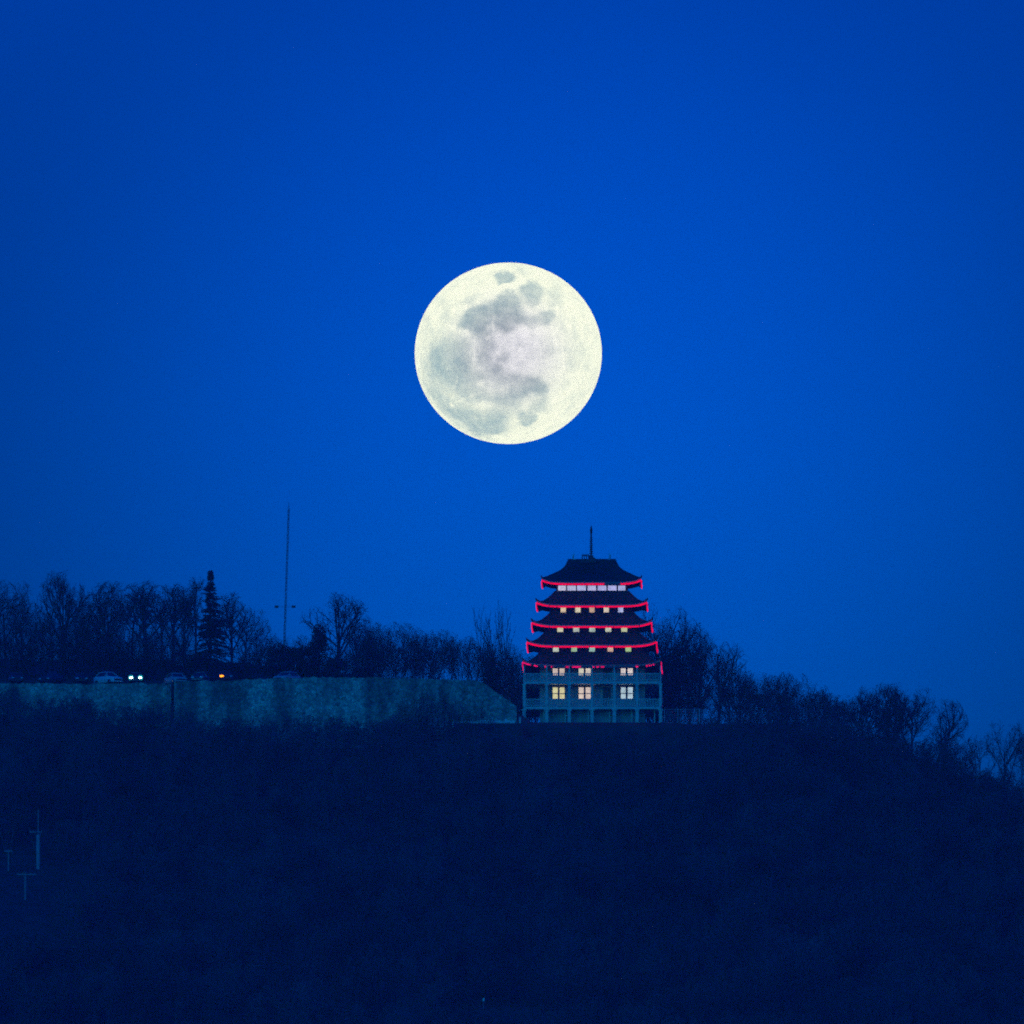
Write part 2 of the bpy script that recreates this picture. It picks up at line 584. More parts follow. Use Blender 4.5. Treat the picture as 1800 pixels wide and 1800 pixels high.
hi = mixc(rad.outputs[0], MOON_HI_IN, MOON_HI_OUT)
lo = mixc(rad.outputs[0], MOON_LO_IN, MOON_LO_OUT)
colr = mixc(mare, hi, lo)
em = N('ShaderNodeEmission')
L(colr, em.inputs['Color'])
em.inputs['Strength'].default_value = 1.27
L(em.outputs[0], T.nodes['Material Output'].inputs['Surface'])
mmn.cycles.emission_sampling = 'NONE'
moon = msh.build('moon', mmn, smooth=True)
moon.location = (mx, MY, mz)
moon.scale = (MR, MR, MR * 319 / 329)
moon.rotation_euler = (PITCH - R(0), 0, 0)
tag(moon, 'large full moon with grey seas, pale cream rim, high in the blue sky', 'moon')

# ------------------------------------------------------------------ haze
HD = 8.0e-5
mh = bpy.data.materials.new('evening_haze')
mh.use_nodes = True
th_ = mh.node_tree
th_.nodes.remove(th_.nodes['Principled BSDF'])
pv = th_.nodes.new('ShaderNodeVolumePrincipled')
pv.inputs['Color'].default_value = (0.6, 0.6, 1.0, 1)
pv.inputs['Density'].default_value = HD
pv.inputs['Anisotropy'].default_value = 0.0
th_.links.new(pv.outputs[0], th_.nodes['Material Output'].inputs['Volume'])
haze = MB().box(-3150, 3150, -300, 6100, -1, 300).build('haze', mh)
tag(haze, 'thin blue evening haze over the whole hillside', 'haze', kind='stuff')


# ------------------------------------------------------------------ pagoda
U = 0.015637
PGX = X_at(1042.5, 2680, 1270)
PGZ = Z_at(1270.5, 2680)
FY = -6.2
pag = empty('pagoda', (PGX, 2680 - FY, PGZ), R(-1.0))
tag(pag, 'multi-tiered dark pagoda outlined in red lights on the hilltop', 'pagoda')


def PX(zx): return (zx - 770) * U
def PZ(zy, y=FY): return (1755 - zy) * U + (y - FY) * 0.0805


def hip_roof(name, cx, ex, ey, ux, uy, ze, zt, lift, prof, pw=7, tl=4):
    """curved hip roof; prof(t) gives the drop fraction at outward fraction t"""
    mb = MB()
    mt_ = 12
    for side in range(4):
        along = ex if side % 2 == 0 else ey
        ns = int(along / 0.105) * 2
        ns += ns % 2
        rows, low = [], []
        for ti in range(mt_ + 1):
            t = ti / mt_
            hx, hy = ux + (ex - ux) * t, uy + (ey - uy) * t
            row, lrow = [], []
            for si in range(ns + 1):
                s = -1 + 2 * si / ns
                z = zt - (zt - ze) * prof(t) + lift * t ** tl * abs(s) ** pw
                rib = 0.045 * (1 if si % 2 else -1) * min(1, 12 * (1 - abs(s)))
                if side == 0: p = (s * hx, -hy)
                elif side == 1: p = (hx, s * hy)
                elif side == 2: p = (-s * hx, hy)
                else: p = (-hx, -s * hy)
                row.append((cx + p[0], p[1], z + rib))
                lrow.append((cx + p[0], p[1], z - 0.26 - 0.25 * (1 - t)))
            rows.append(row)
            low.append(lrow)
        k = ns + 1
        vs_ = [p for r in rows for p in r] + [p for r in low for p in r]
        off = k * (mt_ + 1)
        fs_ = []
        for a in range(mt_):
            for b in range(ns):
                fs_.append((a * k + b, (a + 1) * k + b, (a + 1) * k + b + 1, a * k + b + 1))
                fs_.append((off + a * k + b, off + a * k + b + 1, off + (a + 1) * k + b + 1, off + (a + 1) * k + b))
        for b in range(ns):
            fs_.append((mt_ * k + b, off + mt_ * k + b, off + mt_ * k + b + 1, mt_ * k + b + 1))
        mb.add(vs_, fs_)
    return mb.build(name, M['roof_tile'], pag)


def eave_curve(cx, ex, ey, ze, lift, side, s, pw=7, out=0.0, dz=0.0):
    z = ze + lift * abs(s) ** pw + dz
    X_, Y_ = ex + out, ey + out
    if side == 0: return (cx + s * X_, -Y_, z)
    if side == 1: return (cx + X_, s * Y_, z)
    if side == 2: return (cx - s * X_, Y_, z)
    return (cx - X_, -s * Y_, z)


def fan(lo, hi, n): return [lo + (hi - lo) * i / n for i in range(n + 1)]


prof_std = lambda t: 1 - (1 - t) ** 1.45
top_t = [0, .04, .08, .2, .34, .48, .64, .79, .9, 1]
top_d = [0, .12, .20, .36, .475, .57, .68, .81, .91, 1]
prof_top = lambda t: float(np.interp(t, top_t, top_d))
# roof k: centre, eave half-width, eave row, corner lift, upper half-width, upper row
TIERS = [
    dict(cx=762, ex=409, eave=577, lift=34, ux=199, top=402, prof=prof_top, uy=0.35, slope=0.008),
    dict(cx=764, ex=455, eave=766, lift=34, ux=303, top=655, prof=prof_std, uy=None),
    dict(cx=765, ex=494, eave=937, lift=36, ux=339, top=828, prof=prof_std, uy=None),
    dict(cx=766, ex=535, eave=1103, lift=38, ux=383, top=992, prof=prof_std, uy=None),
    dict(cx=768, ex=572, eave=1272, lift=40, ux=425, top=1158, prof=prof_std, uy=None),
]
RED_GAPS = {0: [(866, 1001)], 4: 'dots'}
LIT5 = [(196, 262), (288, 322), (378, 388), (430, 440), (552, 576), (604, 676), (774, 788), (804, 826), (840, 868), (1128, 1150), (1214, 1228), (1236, 1246), (1254, 1262), (1272, 1282)]
for ti, tr in enumerate(TIERS):
    cx, ex, ux = PX(tr['cx']), tr['ex'] * U, tr['ux'] * U
    ey = ex - 2.7
    uy = tr['uy'] if tr['uy'] else ux - 2.7
    ze = PZ(tr['eave'], -ey)
    zt = PZ(tr['top'], -uy)
    lift = tr['lift'] * U
    rf = hip_roof('roof', cx, ex, ey, ux, uy, ze, zt, lift, tr['prof'])
    # hip ridges with curled tips, ridge roll
    for sx in (-1, 1):
        for sy in (-1, 1):
            pts, rr = [], []
            for t in fan(0, 1, 12):
                hx, hy = ux + (ex - ux) * t, uy + (ey - uy) * t
                pts.append((cx + sx * hx, sy * hy, zt - (zt - ze) * tr['prof'](t) + lift * t ** 4 + 0.06))
                rr.append(0.13)
            x1, y1, z1 = pts[-1]
            pts += [(x1 + sx * 0.16, y1 + sy * 0.16, z1 + 0.14), (x1 + sx * 0.2, y1 + sy * 0.2, z1 + 0.34)]
            rr += [0.10, 0.03]
            MB().tube(pts, rr, 6).build('hip_ridge', M['roof_tile'], rf)
    if ti == 0:
        MB().tube([(cx - ux - 0.05, 0, zt + 0.05), (cx + ux + 0.05, 0, zt + 0.05)], 0.36, 8).build('ridge_roll', M['roof_tile'], rf)
    # pale tile ends along the eaves
    tm = MB()
    for side in range(4):
        tm.tube([eave_curve(cx, ex, ey, ze, lift, side, s, out=0.05, dz=-0.03) for s in fan(-1, 1, 56)], 0.075, 5)
    tm.build('eave_trim', M['roof_trim'], rf)
    # red light tubes hung under the eaves
    for side in range(4):
        if side == 2: continue          # the far side is unlit
        lt, off = MB(), MB()
        if side == 0 and ti in (0, 4):
            if ti == 0:
                seg = [(tr['cx'] - ex / U, 866), (1001, tr['cx'] + ex / U)]
                dark = [(868, 999)]
            else:
                seg, dark = LIT5, [(330, 376), (446, 550), (680, 772), (870, 1126)]
            conv = lambda a: max(-1, min(1, (PX(a) - cx) / ex))
        else:
            rnd = random.Random(ti * 7 + side)
            cut = sorted(rnd.uniform(-0.9, 0.9) for _ in range(5))
            e = [-1] + cut + [1]
            seg = [(e[i] + (0.006 if i else 0), e[i + 1] - 0.006) for i in range(len(e) - 1)]
            dark = []
            conv = lambda a: a
        rad_ = (0.085 if ti == 4 else 0.105) * (1.0 if side == 0 else 0.75)
        for a, b in seg:
            a, b = conv(a), conv(b)
            if b - a < 0.002: continue
            q_ = [eave_curve(cx, ex, ey, ze, lift, side, s, out=0.12, dz=-0.25) for s in fan(a, b, max(2, int((b - a) * 40)))]
            MB().tube(q_, rad_, 7).build('eave_light', M['red_pink'] if ti == 4 else M['red'], rf)
        for a, b in dark:
            a, b = conv(a), conv(b)
            q_ = [eave_curve(cx, ex, ey, ze, lift, side, s, out=0.12, dz=-0.25) for s in fan(a, b, max(2, int((b - a) * 40)))]
            o = MB().tube(q_, 0.07, 6).build('unlit_eave_light', M['tube_off'], rf)
            o['label'] = 'unlit stretch of red light tube'
    tr.update(dict(X=cx, EX=ex, EY=ey, UX=ux, UY=uy, ZE=ze, ZT=zt))

# storey walls between the roofs
for k in range(4):
    up, lo_ = TIERS[k], TIERS[k + 1]
    hw, hd = lo_['UX'] - 0.06, lo_['UY'] - 0.06
    z0, z1 = lo_['ZT'] - 0.5, up['ZE'] - 0.02
    wl = MB().box(lo_['X'] - hw, lo_['X'] + hw, -hd, hd, z0, z1).build('storey_wall', M['wall_dark'], pag)
CORE = 440 * U
CY = CORE - 2.7
WSTOREY = MB().box(PX(770) - CORE, PX(770) + CORE, -CY, CY, PZ(1405), TIERS[4]['ZE'] - 0.02).build('storey_wall', M['wall_low'], pag)
WSTOREY2 = MB().box(PX(770) - CORE, PX(770) + CORE, -CY, CY, PZ(1617), PZ(1430)).build('storey_wall', M['wall_low'], pag)
WSTOREY3 = MB().box(PX(770) - CORE, PX(770) + CORE, -CY, CY, -1.5, PZ(1643)).build('storey_wall', M['wall_low'], pag)


def window(zx0, zx1, zy0, zy1, y, col, bars=0, name='window'):
    """lit window: frame proud of the wall, pane set in it"""
    x0, x1 = PX(zx0), PX(zx1)
    z0, z1 = PZ(zy1, y), PZ(zy0, y)
    f = 0.09
    mb = MB()
    mb.box(x0 - f, x1 + f, y - 0.10, y + 0.02, z1, z1 + f).box(x0 - f, x1 + f, y - 0.10, y + 0.02, z0 - f, z0)
    mb.box(x0 - f, x0, y - 0.10, y + 0.02, z0, z1).box(x1, x1 + f, y - 0.10, y + 0.02, z0, z1)
    for b in range(bars):
        zz = z0 + (z1 - z0) * (0.46 if bars == 1 else (b + 1) / (bars + 1))
        mb.box(x0, x1, y - 0.08, y + 0.02, zz - 0.05, zz + 0.05)
    wo = mb.build(name, M['frame'], pag)
    key = 'pane_%d_%d_%d' % col
    if key not in M:
        c = srgb(*col)
        M[key] = glow_mat('lit_' + key, c, 1.0, 0.2, 1.3)
    MB().box(x0, x1, y - 0.045, y + 0.02, z0, z1).build('pane', M[key], wo)
    return wo


y1 = -(TIERS[1]['UY'] - 0.06)
for (a, b), col in zip([(481, 547), (557, 630), (640, 715), (728, 800), (812, 885), (897, 970), (983, 1045)],
                       [(196, 192, 218), (188, 190, 226), (186, 190, 236), (190, 188, 232), (176, 178, 230), (180, 182, 236), (176, 184, 234)]):
    window(a, b, 603, 645, y1, col)
y2 = -(TIERS[2]['UY'] - 0.06)
for cxx, col in zip((525, 647, 765, 885, 1005), [(216, 192, 156), (222, 212, 180), (206, 172, 142), (214, 198, 176), (182, 190, 232)]):
    window(cxx - 22, cxx + 22, 788, 836, y2, col)
y3 = -(TIERS[3]['UY'] - 0.06)
for cxx, col in zip((500, 634, 768, 902, 1035), [(208, 206, 172), (190, 200, 186), (178, 198, 182), (196, 202, 178), (196, 204, 158)]):
    window(cxx - 25, cxx + 25, 958, 998, y3, col)
y4 = -(TIERS[4]['UY'] - 0.06)
for cxx, col in zip((464, 616, 767, 920, 1070), [(190, 200, 182), (160, 194, 152), (158, 198, 182), (220, 184, 158), (172, 206, 142)]):
    window(cxx - 24, cxx + 24, 1122, 1162, y4, col)
y5 = -CY
for i, (a, b) in enumerate([(438, 480), (495, 537), (655, 697), (713, 755), (1008, 1048), (1065, 1107)]):
    window(a, b, 1299, 1358, y5, [(222, 200, 186), (222, 200, 182), (214, 208, 184), (222, 208, 190), (226, 214, 206), (226, 212, 204)][i])
    window(a, b, 1458, 1556, y5, [(222, 216, 160), (224, 216, 162), (228, 208, 190), (230, 210, 196), (186, 212, 222), (186, 212, 224)][i], 1)


def door(zx0, zx1, zy0, zy1):
    x0, x1, z0, z1 = PX(zx0), PX(zx1), PZ(zy1, y5), PZ(zy0, y5)
    mb = MB().box(x0, x1, y5 - 0.05, y5 + 0.02, z0, z1)
    mb.box(x0 - 0.1, x0, y5 - 0.1, y5 + 0.02, z0, z1 + 0.1).box(x1, x1 + 0.1, y5 - 0.1, y5 + 0.02, z0, z1 + 0.1).box(x0, x1, y5 - 0.1, y5 + 0.02, z1, z1 + 0.1)
    d = mb.build('door', M['door'], pag)
    MB().tube([(x1 - 0.15, y5 - 0.14, z0 + 1.0), (x1 - 0.15, y5 - 0.05, z0 + 1.0)], 0.05, 6).build('handle', M['rim'], d)


door(866, 918, 1464, 1612)
door(866, 918, 1304, 1402)

# balcony decks, posts, railings
HX = 574 * U
for zy0, zy1, xx in ((1408, 1428, HX), (1620, 1641, HX)):
    z0, z1 = PZ(zy1), PZ(zy0)
    MB().box(-xx, xx, FY - 0.15, -FY + 0.15, z0, z1).build('balcony_deck', M['post'], pag)
POSTX = [200, 390, 578, 768, 955, 1145, 1340]


def post(zx, hw, zy0, zy1, y, extra=None, z1=None, name='post'):
    x = PX(zx)
    mb = MB().box(x - hw, x + hw, y - hw, y + hw, PZ(zy1), z1 if z1 else PZ(zy0))
    if extra:
        mb.box(x - hw * 1.5, x + hw * 1.5, y - hw * 1.5, y + hw * 1.5, (z1 if z1 else PZ(zy0)) - 0.2, (z1 if z1 else PZ(zy0)) - 0.003)
    return mb.build(name, M['post'], pag)


for zx in POSTX:
    for yy in (FY, -FY):
        post(zx, 0.16, 1428.2, 1619.8, yy, True)
        post(zx, 0.21, 1641.2, 1830, yy, True)
        post(zx, 0.085, 1290, 1407.8, yy, False, TIERS[4]['ZE'] - 0.1)
for zx in (365, 543, 735, 915, 1100, 1290):
    post(zx, 0.07, 1641.2, 1830, FY + 1.2)
for side in (-1, 1):
    for yy in (-3.1, 0, 3.1):
        for (a, b, h_) in ((1428.2, 1619.8, 0.14), (1641.2, 1830, 0.18)):
            post(770 + side * 570, h_, a, b, yy)

for (zt_, zb_) in ((1340, 1407.6), (1553, 1619.6)):
    rl = MB()
    z0, z1 = PZ(zb_), PZ(zt_)
    for yy in (FY - 0.02, -FY + 0.02):
        rl.box(-HX + 0.2, HX - 0.2, yy - 0.05, yy + 0.05, z1 - 0.09, z1)
        rl.box(-HX + 0.2, HX - 0.2, yy - 0.04, yy + 0.04, z0 + 0.10, z0 + 0.18)
        n = 84
        for i in range(n):
            x = -HX + 0.3 + (2 * HX - 0.6) * i / (n - 1)
            rl.box(x - 0.045, x + 0.045, yy - 0.025, yy + 0.025, z0 + 0.18, z1 - 0.09)
    for sx in (-1, 1):
        xx = sx * (HX - 0.02)
        rl.box(xx - 0.05, xx + 0.05, FY + 0.2, -FY - 0.2, z1 - 0.09, z1)
        rl.box(xx - 0.04, xx + 0.04, FY + 0.2, -FY - 0.2, z0 + 0.10, z0 + 0.18)
        for i in range(56):
            yv = FY + 0.3 + (-2 * FY - 0.6) * i / 55
            rl.box(xx - 0.025, xx + 0.025, yv - 0.045, yv + 0.045, z0 + 0.18, z1 - 0.09)
    rl.build('railing', M['post'], pag)

# lookout and finial on the ridge
zr0 = PZ(402, 0)
lk = MB()
lk.box(PX(672), PX(800), -0.9, 0.9, zr0 - 0.2, PZ(384, 0))
lk.box(PX(736), PX(774), -0.55, 0.55, PZ(384, 0), PZ(350, 0))
lk.loft([[(PX(774), -0.5, PZ(384, 0)), (PX(774), 0.5, PZ(384, 0)), (PX(774), 0.5, PZ(362, 0)), (PX(774), -0.5, PZ(362, 0))],
         [(PX(797), -0.5, PZ(384, 0)), (PX(797), 0.5, PZ(384, 0)), (PX(797), 0.5, PZ(380, 0)), (PX(797), -0.5, PZ(380, 0))]])
for xx in (682, 700, 718, 735):
    for yy in (-0.8, 0.8):
        lk.box(PX(xx) - 0.05, PX(xx) + 0.05, yy - 0.05, yy + 0.05, PZ(384, 0), PZ(348, 0))
for yy in (-0.8, 0.8):
    lk.box(PX(680), PX(736), yy - 0.05, yy + 0.05, PZ(350, 0), PZ(344, 0))
lk.box(PX(680), PX(684), -0.75, 0.75, PZ(384, 0), PZ(347, 0))
lk.build('lookout', M['wall_dark'], pag)
sp = MB()
sx_ = PX(756.5)
sp.tube([(sx_, 0, PZ(352, 0)), (sx_, 0, PZ(250, 0)), (sx_, 0, PZ(170, 0)), (sx_, 0, PZ(150, 0)), (sx_, 0, PZ(135, 0)), (sx_, 0, PZ(112, 0)), (sx_, 0, PZ(94, 0))],
        [0.13, 0.11, 0.10, 0.16, 0.17, 0.10, 0.03], 8)
spo = sp.build('spire', M['spire'], pag)
rg_ = MB()
for i in range(9):
    zy = 330 - i * 16.5
    rr = 0.36 - i * 0.017
    z = PZ(zy, 0)
    rg_.tube([(sx_, 0, z - 0.05), (sx_, 0, z), (sx_, 0, z + 0.04)], [rr * 0.5, rr, rr * 0.45], 10)
rg_.build('spire_rings', M['spire'], spo)
for zx, s in ((606, 1), (914, -1)):
    fb = MB()
    zb = PZ(398, 0)
    x0 = PX(zx)
    # arched fish: head on the ridge, body curving up to a forked tail
    fb.tube([(x0 + s * 0.26, 0, zb + 0.02), (x0 + s * 0.14, 0, zb + 0.18), (x0, 0, zb + 0.32), (x0 - s * 0.03, 0, zb + 0.55), (x0 + s * 0.03, 0, zb + 0.78)],
            [0.24, 0.26, 0.20, 0.13, 0.09], 8)
    fb.tube([(x0 + s * 0.03, 0, zb + 0.76), (x0 + s * 0.12, 0, zb + 0.95), (x0 + s * 0.1, 0, zb + 1.12)], [0.09, 0.085, 0.02], 6)
    fb.tube([(x0 + s * 0.03, 0, zb + 0.76), (x0 - s * 0.12, 0, zb + 0.90)], [0.09, 0.03], 6)
    fb.build('fish_ornament', M['gold'], pag)


# ------------------------------------------------------------------ retaining walls
def stone_wall(name, prof, Y, thick, label, drop=None, batter=0.05, seed=1, cell=0.45, kind_rows=None):
    """wall whose top follows prof [(px,row)...]; rough face of individually offset stones"""
    r = np.random.default_rng(seed)
    x0, x1 = X_at(prof[0][0], Y), X_at(prof[-1][0], Y)
    n = int((x1 - x0) / cell)
    xs_ = np.linspace(x0, x1, n + 1)
    rows_ = np.interp(900 + xs_ * FPX / Y, [p[0] for p in prof], [p[1] for p in prof])
    zt = np.array([Z_at(q, Y) for q in rows_]) + r.normal(0, 0.07, n + 1)
    zb = drop if drop is not None else np.array([th(x, 2673.0) - 2.0 for x in xs_])
    if np.ndim(zb) == 0: zb = np.full(n + 1, zb)
    m = max(2, int((zt - zb).max() / cell))
    V, F = [], []
    for j in range(m + 1):
        t = j / m
        for i in range(n + 1):
            z = zb[i] + (zt[i] - zb[i]) * t
            y = Y - batter * (zt[i] - z) + (r.normal(0, 0.05) if 0 < j < m else 0)
            V.append((xs_[i] + (r.normal(0, 0.06) if 0 < i < n else 0), y, z + (r.normal(0, 0.06) if 0 < j < m else 0)))
    k = n + 1
    for j in range(m):
        for i in range(n):
            F.append((j * k + i, j * k + i + 1, (j + 1) * k + i + 1, (j + 1) * k + i))
    o = len(V)
    for i in range(n + 1):
        V.append((xs_[i], Y + thick, zt[i]))
    for i in range(n + 1):
        V.append((xs_[i], Y + thick, zb[i]))
    for i in range(n):
        F.append((m * k + i, m * k + i + 1, o + i + 1, o + i))
        F.append((o + i, o + i + 1, o + k + i + 1, o + k + i))
    F.append(tuple([j * k for j in range(m + 1)] + [o, o + k]))
    F.append(tuple([j * k + n for j in range(m, -1, -1)] + [o + k + n, o + n]))
    ob = MB().add(V, F).build(name, M['stone'])
    tag(ob, label, 'wall')
    return ob


stone_wall('retaining_wall', [(-420, 1199), (0, 1201), (150, 1202), (301, 1201)], 2686.3, 1.0,
           'low stretch of stone retaining wall under parked cars at far left', seed=3)
stone_wall('retaining_wall', [(306, 1198), (400, 1196), (480, 1192), (560, 1190), (700, 1192), (830, 1195), (846, 1198), (870, 1214), (900, 1236), (908, 1241)], 2675.6, 0.9,
           'long tall stone retaining wall sloping down to the pagoda', seed=5)
stone_wall('parapet', [(795, 1267.5), (850, 1266.5), (905, 1265.5)], 2671.5, 0.5,
           'low pale stone parapet at the foot of the sloping wall', seed=9, cell=0.3).data.materials[0] = mat('pale_stone', (0.68, 0.74, 0.62), 0.8, 2.5, 0.25)
pb = MB()
for px, row, hw in ((865, 1262, 0.16), (914, 1261.5, 0.12)):
    x = X_at(px, 2671)
    pb = MB().box(x - hw, x + hw, 2670.9 - hw, 2670.9 + hw, th(x, 2670.9) - 0.3, Z_at(row, 2671)).box(x - hw * 1.2, x + hw * 1.2, 2670.9 - hw * 1.2, 2670.9 + hw * 1.2, Z_at(row, 2671) + 0.002, Z_at(row, 2671) + 0.07)
    o = pb.build('bollard', M['galv'])
    tag(o, 'squat pale bollard against the stone parapet' if px < 900 else 'slim pale bollard just left of the pagoda base', 'bollard')

# road on the plateau behind the wall
for nm, pxa, pxb, ya, yb in (('road', -420, 835, 2679.5, 2696),):
    X0 = np.linspace(X_at(pxa, 2688), X_at(pxb, 2688), 150)
    V, F = [], []
    for x in X0:
        for yv in np.linspace(2690.2 if x < X_at(303, 2688) else ya, yb, 4):
            V.append((x, yv, th(x, yv) + 0.03))
    for i in range(len(X0) - 1):
        for j in range(3):
            F.append((i * 4 + j, (i + 1) * 4 + j, (i + 1) * 4 + j + 1, i * 4 + j + 1))
    o = MB().add(V, F).build('road', M['asphalt'])
    tag(o, 'hilltop road and car park behind the retaining walls', 'road', kind='structure')


# ------------------------------------------------------------------ chain-link fence right of the pagoda
FYY = 2678.0
fz = lambda px: th(X_at(px, FYY), FYY)
fe = empty('wire_fence', (X_at(1192, FYY), FYY, fz(1192)))
tag(fe, 'pale wire mesh fence with posts beside the right of the pagoda', 'fence')
f0 = Vector(fe.location)
ftop = Z_at(1247, FYY) - f0.z
for px in (1168, 1191.5, 1229.5):
    x = X_at(px, FYY) - f0.x
    r_ = 0.09 if px > 1200 else 0.05
    MB().tube([(x, 0, -0.6), (x, 0, ftop + 0.05)], r_, 8).tube([(x, 0, ftop + 0.04), (x, 0, ftop + 0.12)], [r_, 0.01], 8).build('post', M['galv'], fe)
xa, xb = X_at(1168, FYY) - f0.x, X_at(1229.5, FYY) - f0.x
MB().tube([(xa, 0, ftop), (xb, 0, ftop)], 0.03, 6).build('rail', M['galv'], fe)
wm = MB()
zb = -0.1
step = 0.16
k = 0
x = xa - (ftop - zb)
while x < xb:
    for sgn in (1, -1):
        if sgn == 1:
            a, b = (x, zb), (x + ftop - zb, ftop)
        else:
            a, b = (x + ftop - zb, zb), (x, ftop)
        # clip to the panel
        def clip(a, b):
            (ax, az), (bx, bz) = a, b
            out = []
            for X_ in (xa, xb):
                pass
            def at(xq): return az + (bz - az) * (xq - ax) / (bx - ax)
            lo_, hi_ = max(min(ax, bx), xa), min(max(ax, bx), xb)
            if hi_ - lo_ < 0.02: return None
            return (lo_, at(lo_)), (hi_, at(hi_))
        c = clip(a, b)
        if c:
            wm.tube([(c[0][0], 0.05 * sgn * 0.1, c[0][1]), (c[1][0], 0.05 * sgn * 0.1, c[1][1])], 0.009, 3, False)
    x += step
wm.build('wire_mesh', M['galv'], fe)


# ------------------------------------------------------------------ trees
class Segs:
    def __init__(s): s.a = []

    def add(s, p, q, r0, r1, lvl): s.a.append((*p, *q, r0, r1, lvl))


def vnorm(v):
    l = math.sqrt(v[0] ** 2 + v[1] ** 2 + v[2] ** 2) or 1
    return (v[0] / l, v[1] / l, v[2] / l)


def grow(S, rn, p, d, L_, r, lvl, cfg):
    n = cfg['n'][lvl]
    wig, up = cfg['wig'][lvl], cfg['up'][lvl]
    pts = [(p, d, r)]
    r1 = r * (0.55 if lvl < cfg['max'] else 0.35)
    for i in range(n):
        d = vnorm((d[0] + rn.gauss(0, wig), d[1] + rn.gauss(0, wig), d[2] + rn.gauss(0, wig) + up))
        q = (p[0] + d[0] * L_ / n, p[1] + d[1] * L_ / n, p[2] + d[2] * L_ / n)
        ra, rb = r + (r1 - r) * i / n, r + (r1 - r) * (i + 1) / n
        S.add(p, q, ra, rb, lvl)
        p = q
        pts.append((p, d, rb))
    if lvl >= cfg['max']:
        return
    kk = cfg['kids'][lvl]
    kk = max(1, int(round(kk * rn.uniform(0.75, 1.25))))
    az0 = rn.uniform(0, 6.28)
    for c in range(kk):
        t = cfg['t0'][lvl] + (1 - cfg['t0'][lvl]) * ((c + rn.random()) / kk)
        f = t * n
        i = min(n - 1, int(f))
        f -= i
        a, b = pts[i], pts[i + 1]
        q = tuple(a[0][m] + (b[0][m] - a[0][m]) * f for m in range(3))
        dd = b[1]
        ang = rn.uniform(*cfg['ang'][lvl])
        az = az0 + c * 2.4 + rn.gauss(0, 0.4)
        # perpendicular frame
        ref = (0, 0, 1) if abs(dd[2]) < 0.9 else (1, 0, 0)
        u = vnorm((dd[1] * ref[2] - dd[2] * ref[1], dd[2] * ref[0] - dd[0] * ref[2], dd[0] * ref[1] - dd[1] * ref[0]))
        v = (dd[1] * u[2] - dd[2] * u[1], dd[2] * u[0] - dd[0] * u[2], dd[0] * u[1] - dd[1] * u[0])
        ca, sa = math.cos(ang), math.sin(ang)
        e = tuple(dd[m] * ca + (u[m] * math.cos(az) + v[m] * math.sin(az)) * sa for m in range(3))
        Lc = L_ * rn.uniform(*cfg['len'][lvl]) * (1.15 - 0.45 * t)
        rc = max(cfg['rmin'], (a[2] + (b[2] - a[2]) * f) * cfg['rk'])
        grow(S, rn, q, e, Lc, rc, lvl + 1, cfg)


BASE = dict(max=4, n=[5, 5, 4, 3, 2], wig=[.05, .10, .13, .16, .2], up=[.05, .10, .08, .05, .03], kids=[6, 6, 6, 5], t0=[.45, .25, .2, .15],
            ang=[(.45, .95), (.4, .9), (.4, .95), (.4, 1.0)], len=[(.75, 1.0), (.45, .7), (.4, .65), (.4, .7)], rk=.62, rmin=.011)


def make_segs(seed, **kw):
    cfg = dict(BASE)
    cfg.update(kw)
    rn = random.Random(seed)
    S = Segs()
    stems = cfg.get('stems', 1)
    for s in range(stems):
        d = (0, 0, 1) if stems == 1 else vnorm((rn.uniform(-.5, .5), rn.uniform(-.5, .5), 1))
        d = vnorm((d[0] + cfg.get('lean', 0), d[1], d[2]))
        grow(S, rn, (rn.uniform(-.3, .3) * (stems > 1), rn.uniform(-.3, .3) * (stems > 1), -0.8), d, cfg.get('L', 6.0), cfg.get('r', 0.2), 0, cfg)
    A = np.array(S.a)
    # scale to a 10 m tall tree; report half width
    hgt = max(np.percentile(A[:, 5], cfg.get('pct', 97)), 1)
    A[:, :6] *= 10.0 / hgt
    if cfg.get('dome'):
        # light-seeking crowns fill a rounded outline: draw stray twigs back to the crown's shell
        rx = np.percentile(np.hypot(A[:, 3], A[:, 4]), 88)
        cz_, rz_ = 5.6, 4.4
        for a in (0, 3):
            p = A[:, a:a + 3]
            q = np.stack([p[:, 0] / rx, p[:, 1] / rx, (p[:, 2] - cz_) / rz_], 1)
            r_ = np.maximum(np.linalg.norm(q, axis=1), 1e-6)
            r2 = np.where(r_ < .75, r_, .75 + .30 * np.tanh((r_ - .75) / .30 * .8))
            up_ = p[:, 2] > 2.2
            k_ = np.where(up_, r2 / r_, 1)
            A[:, a] = p[:, 0] * k_
            A[:, a + 1] = p[:, 1] * k_
            A[:, a + 2] = np.where(up_, cz_ + (p[:, 2] - cz_) * k_, p[:, 2])
    return A


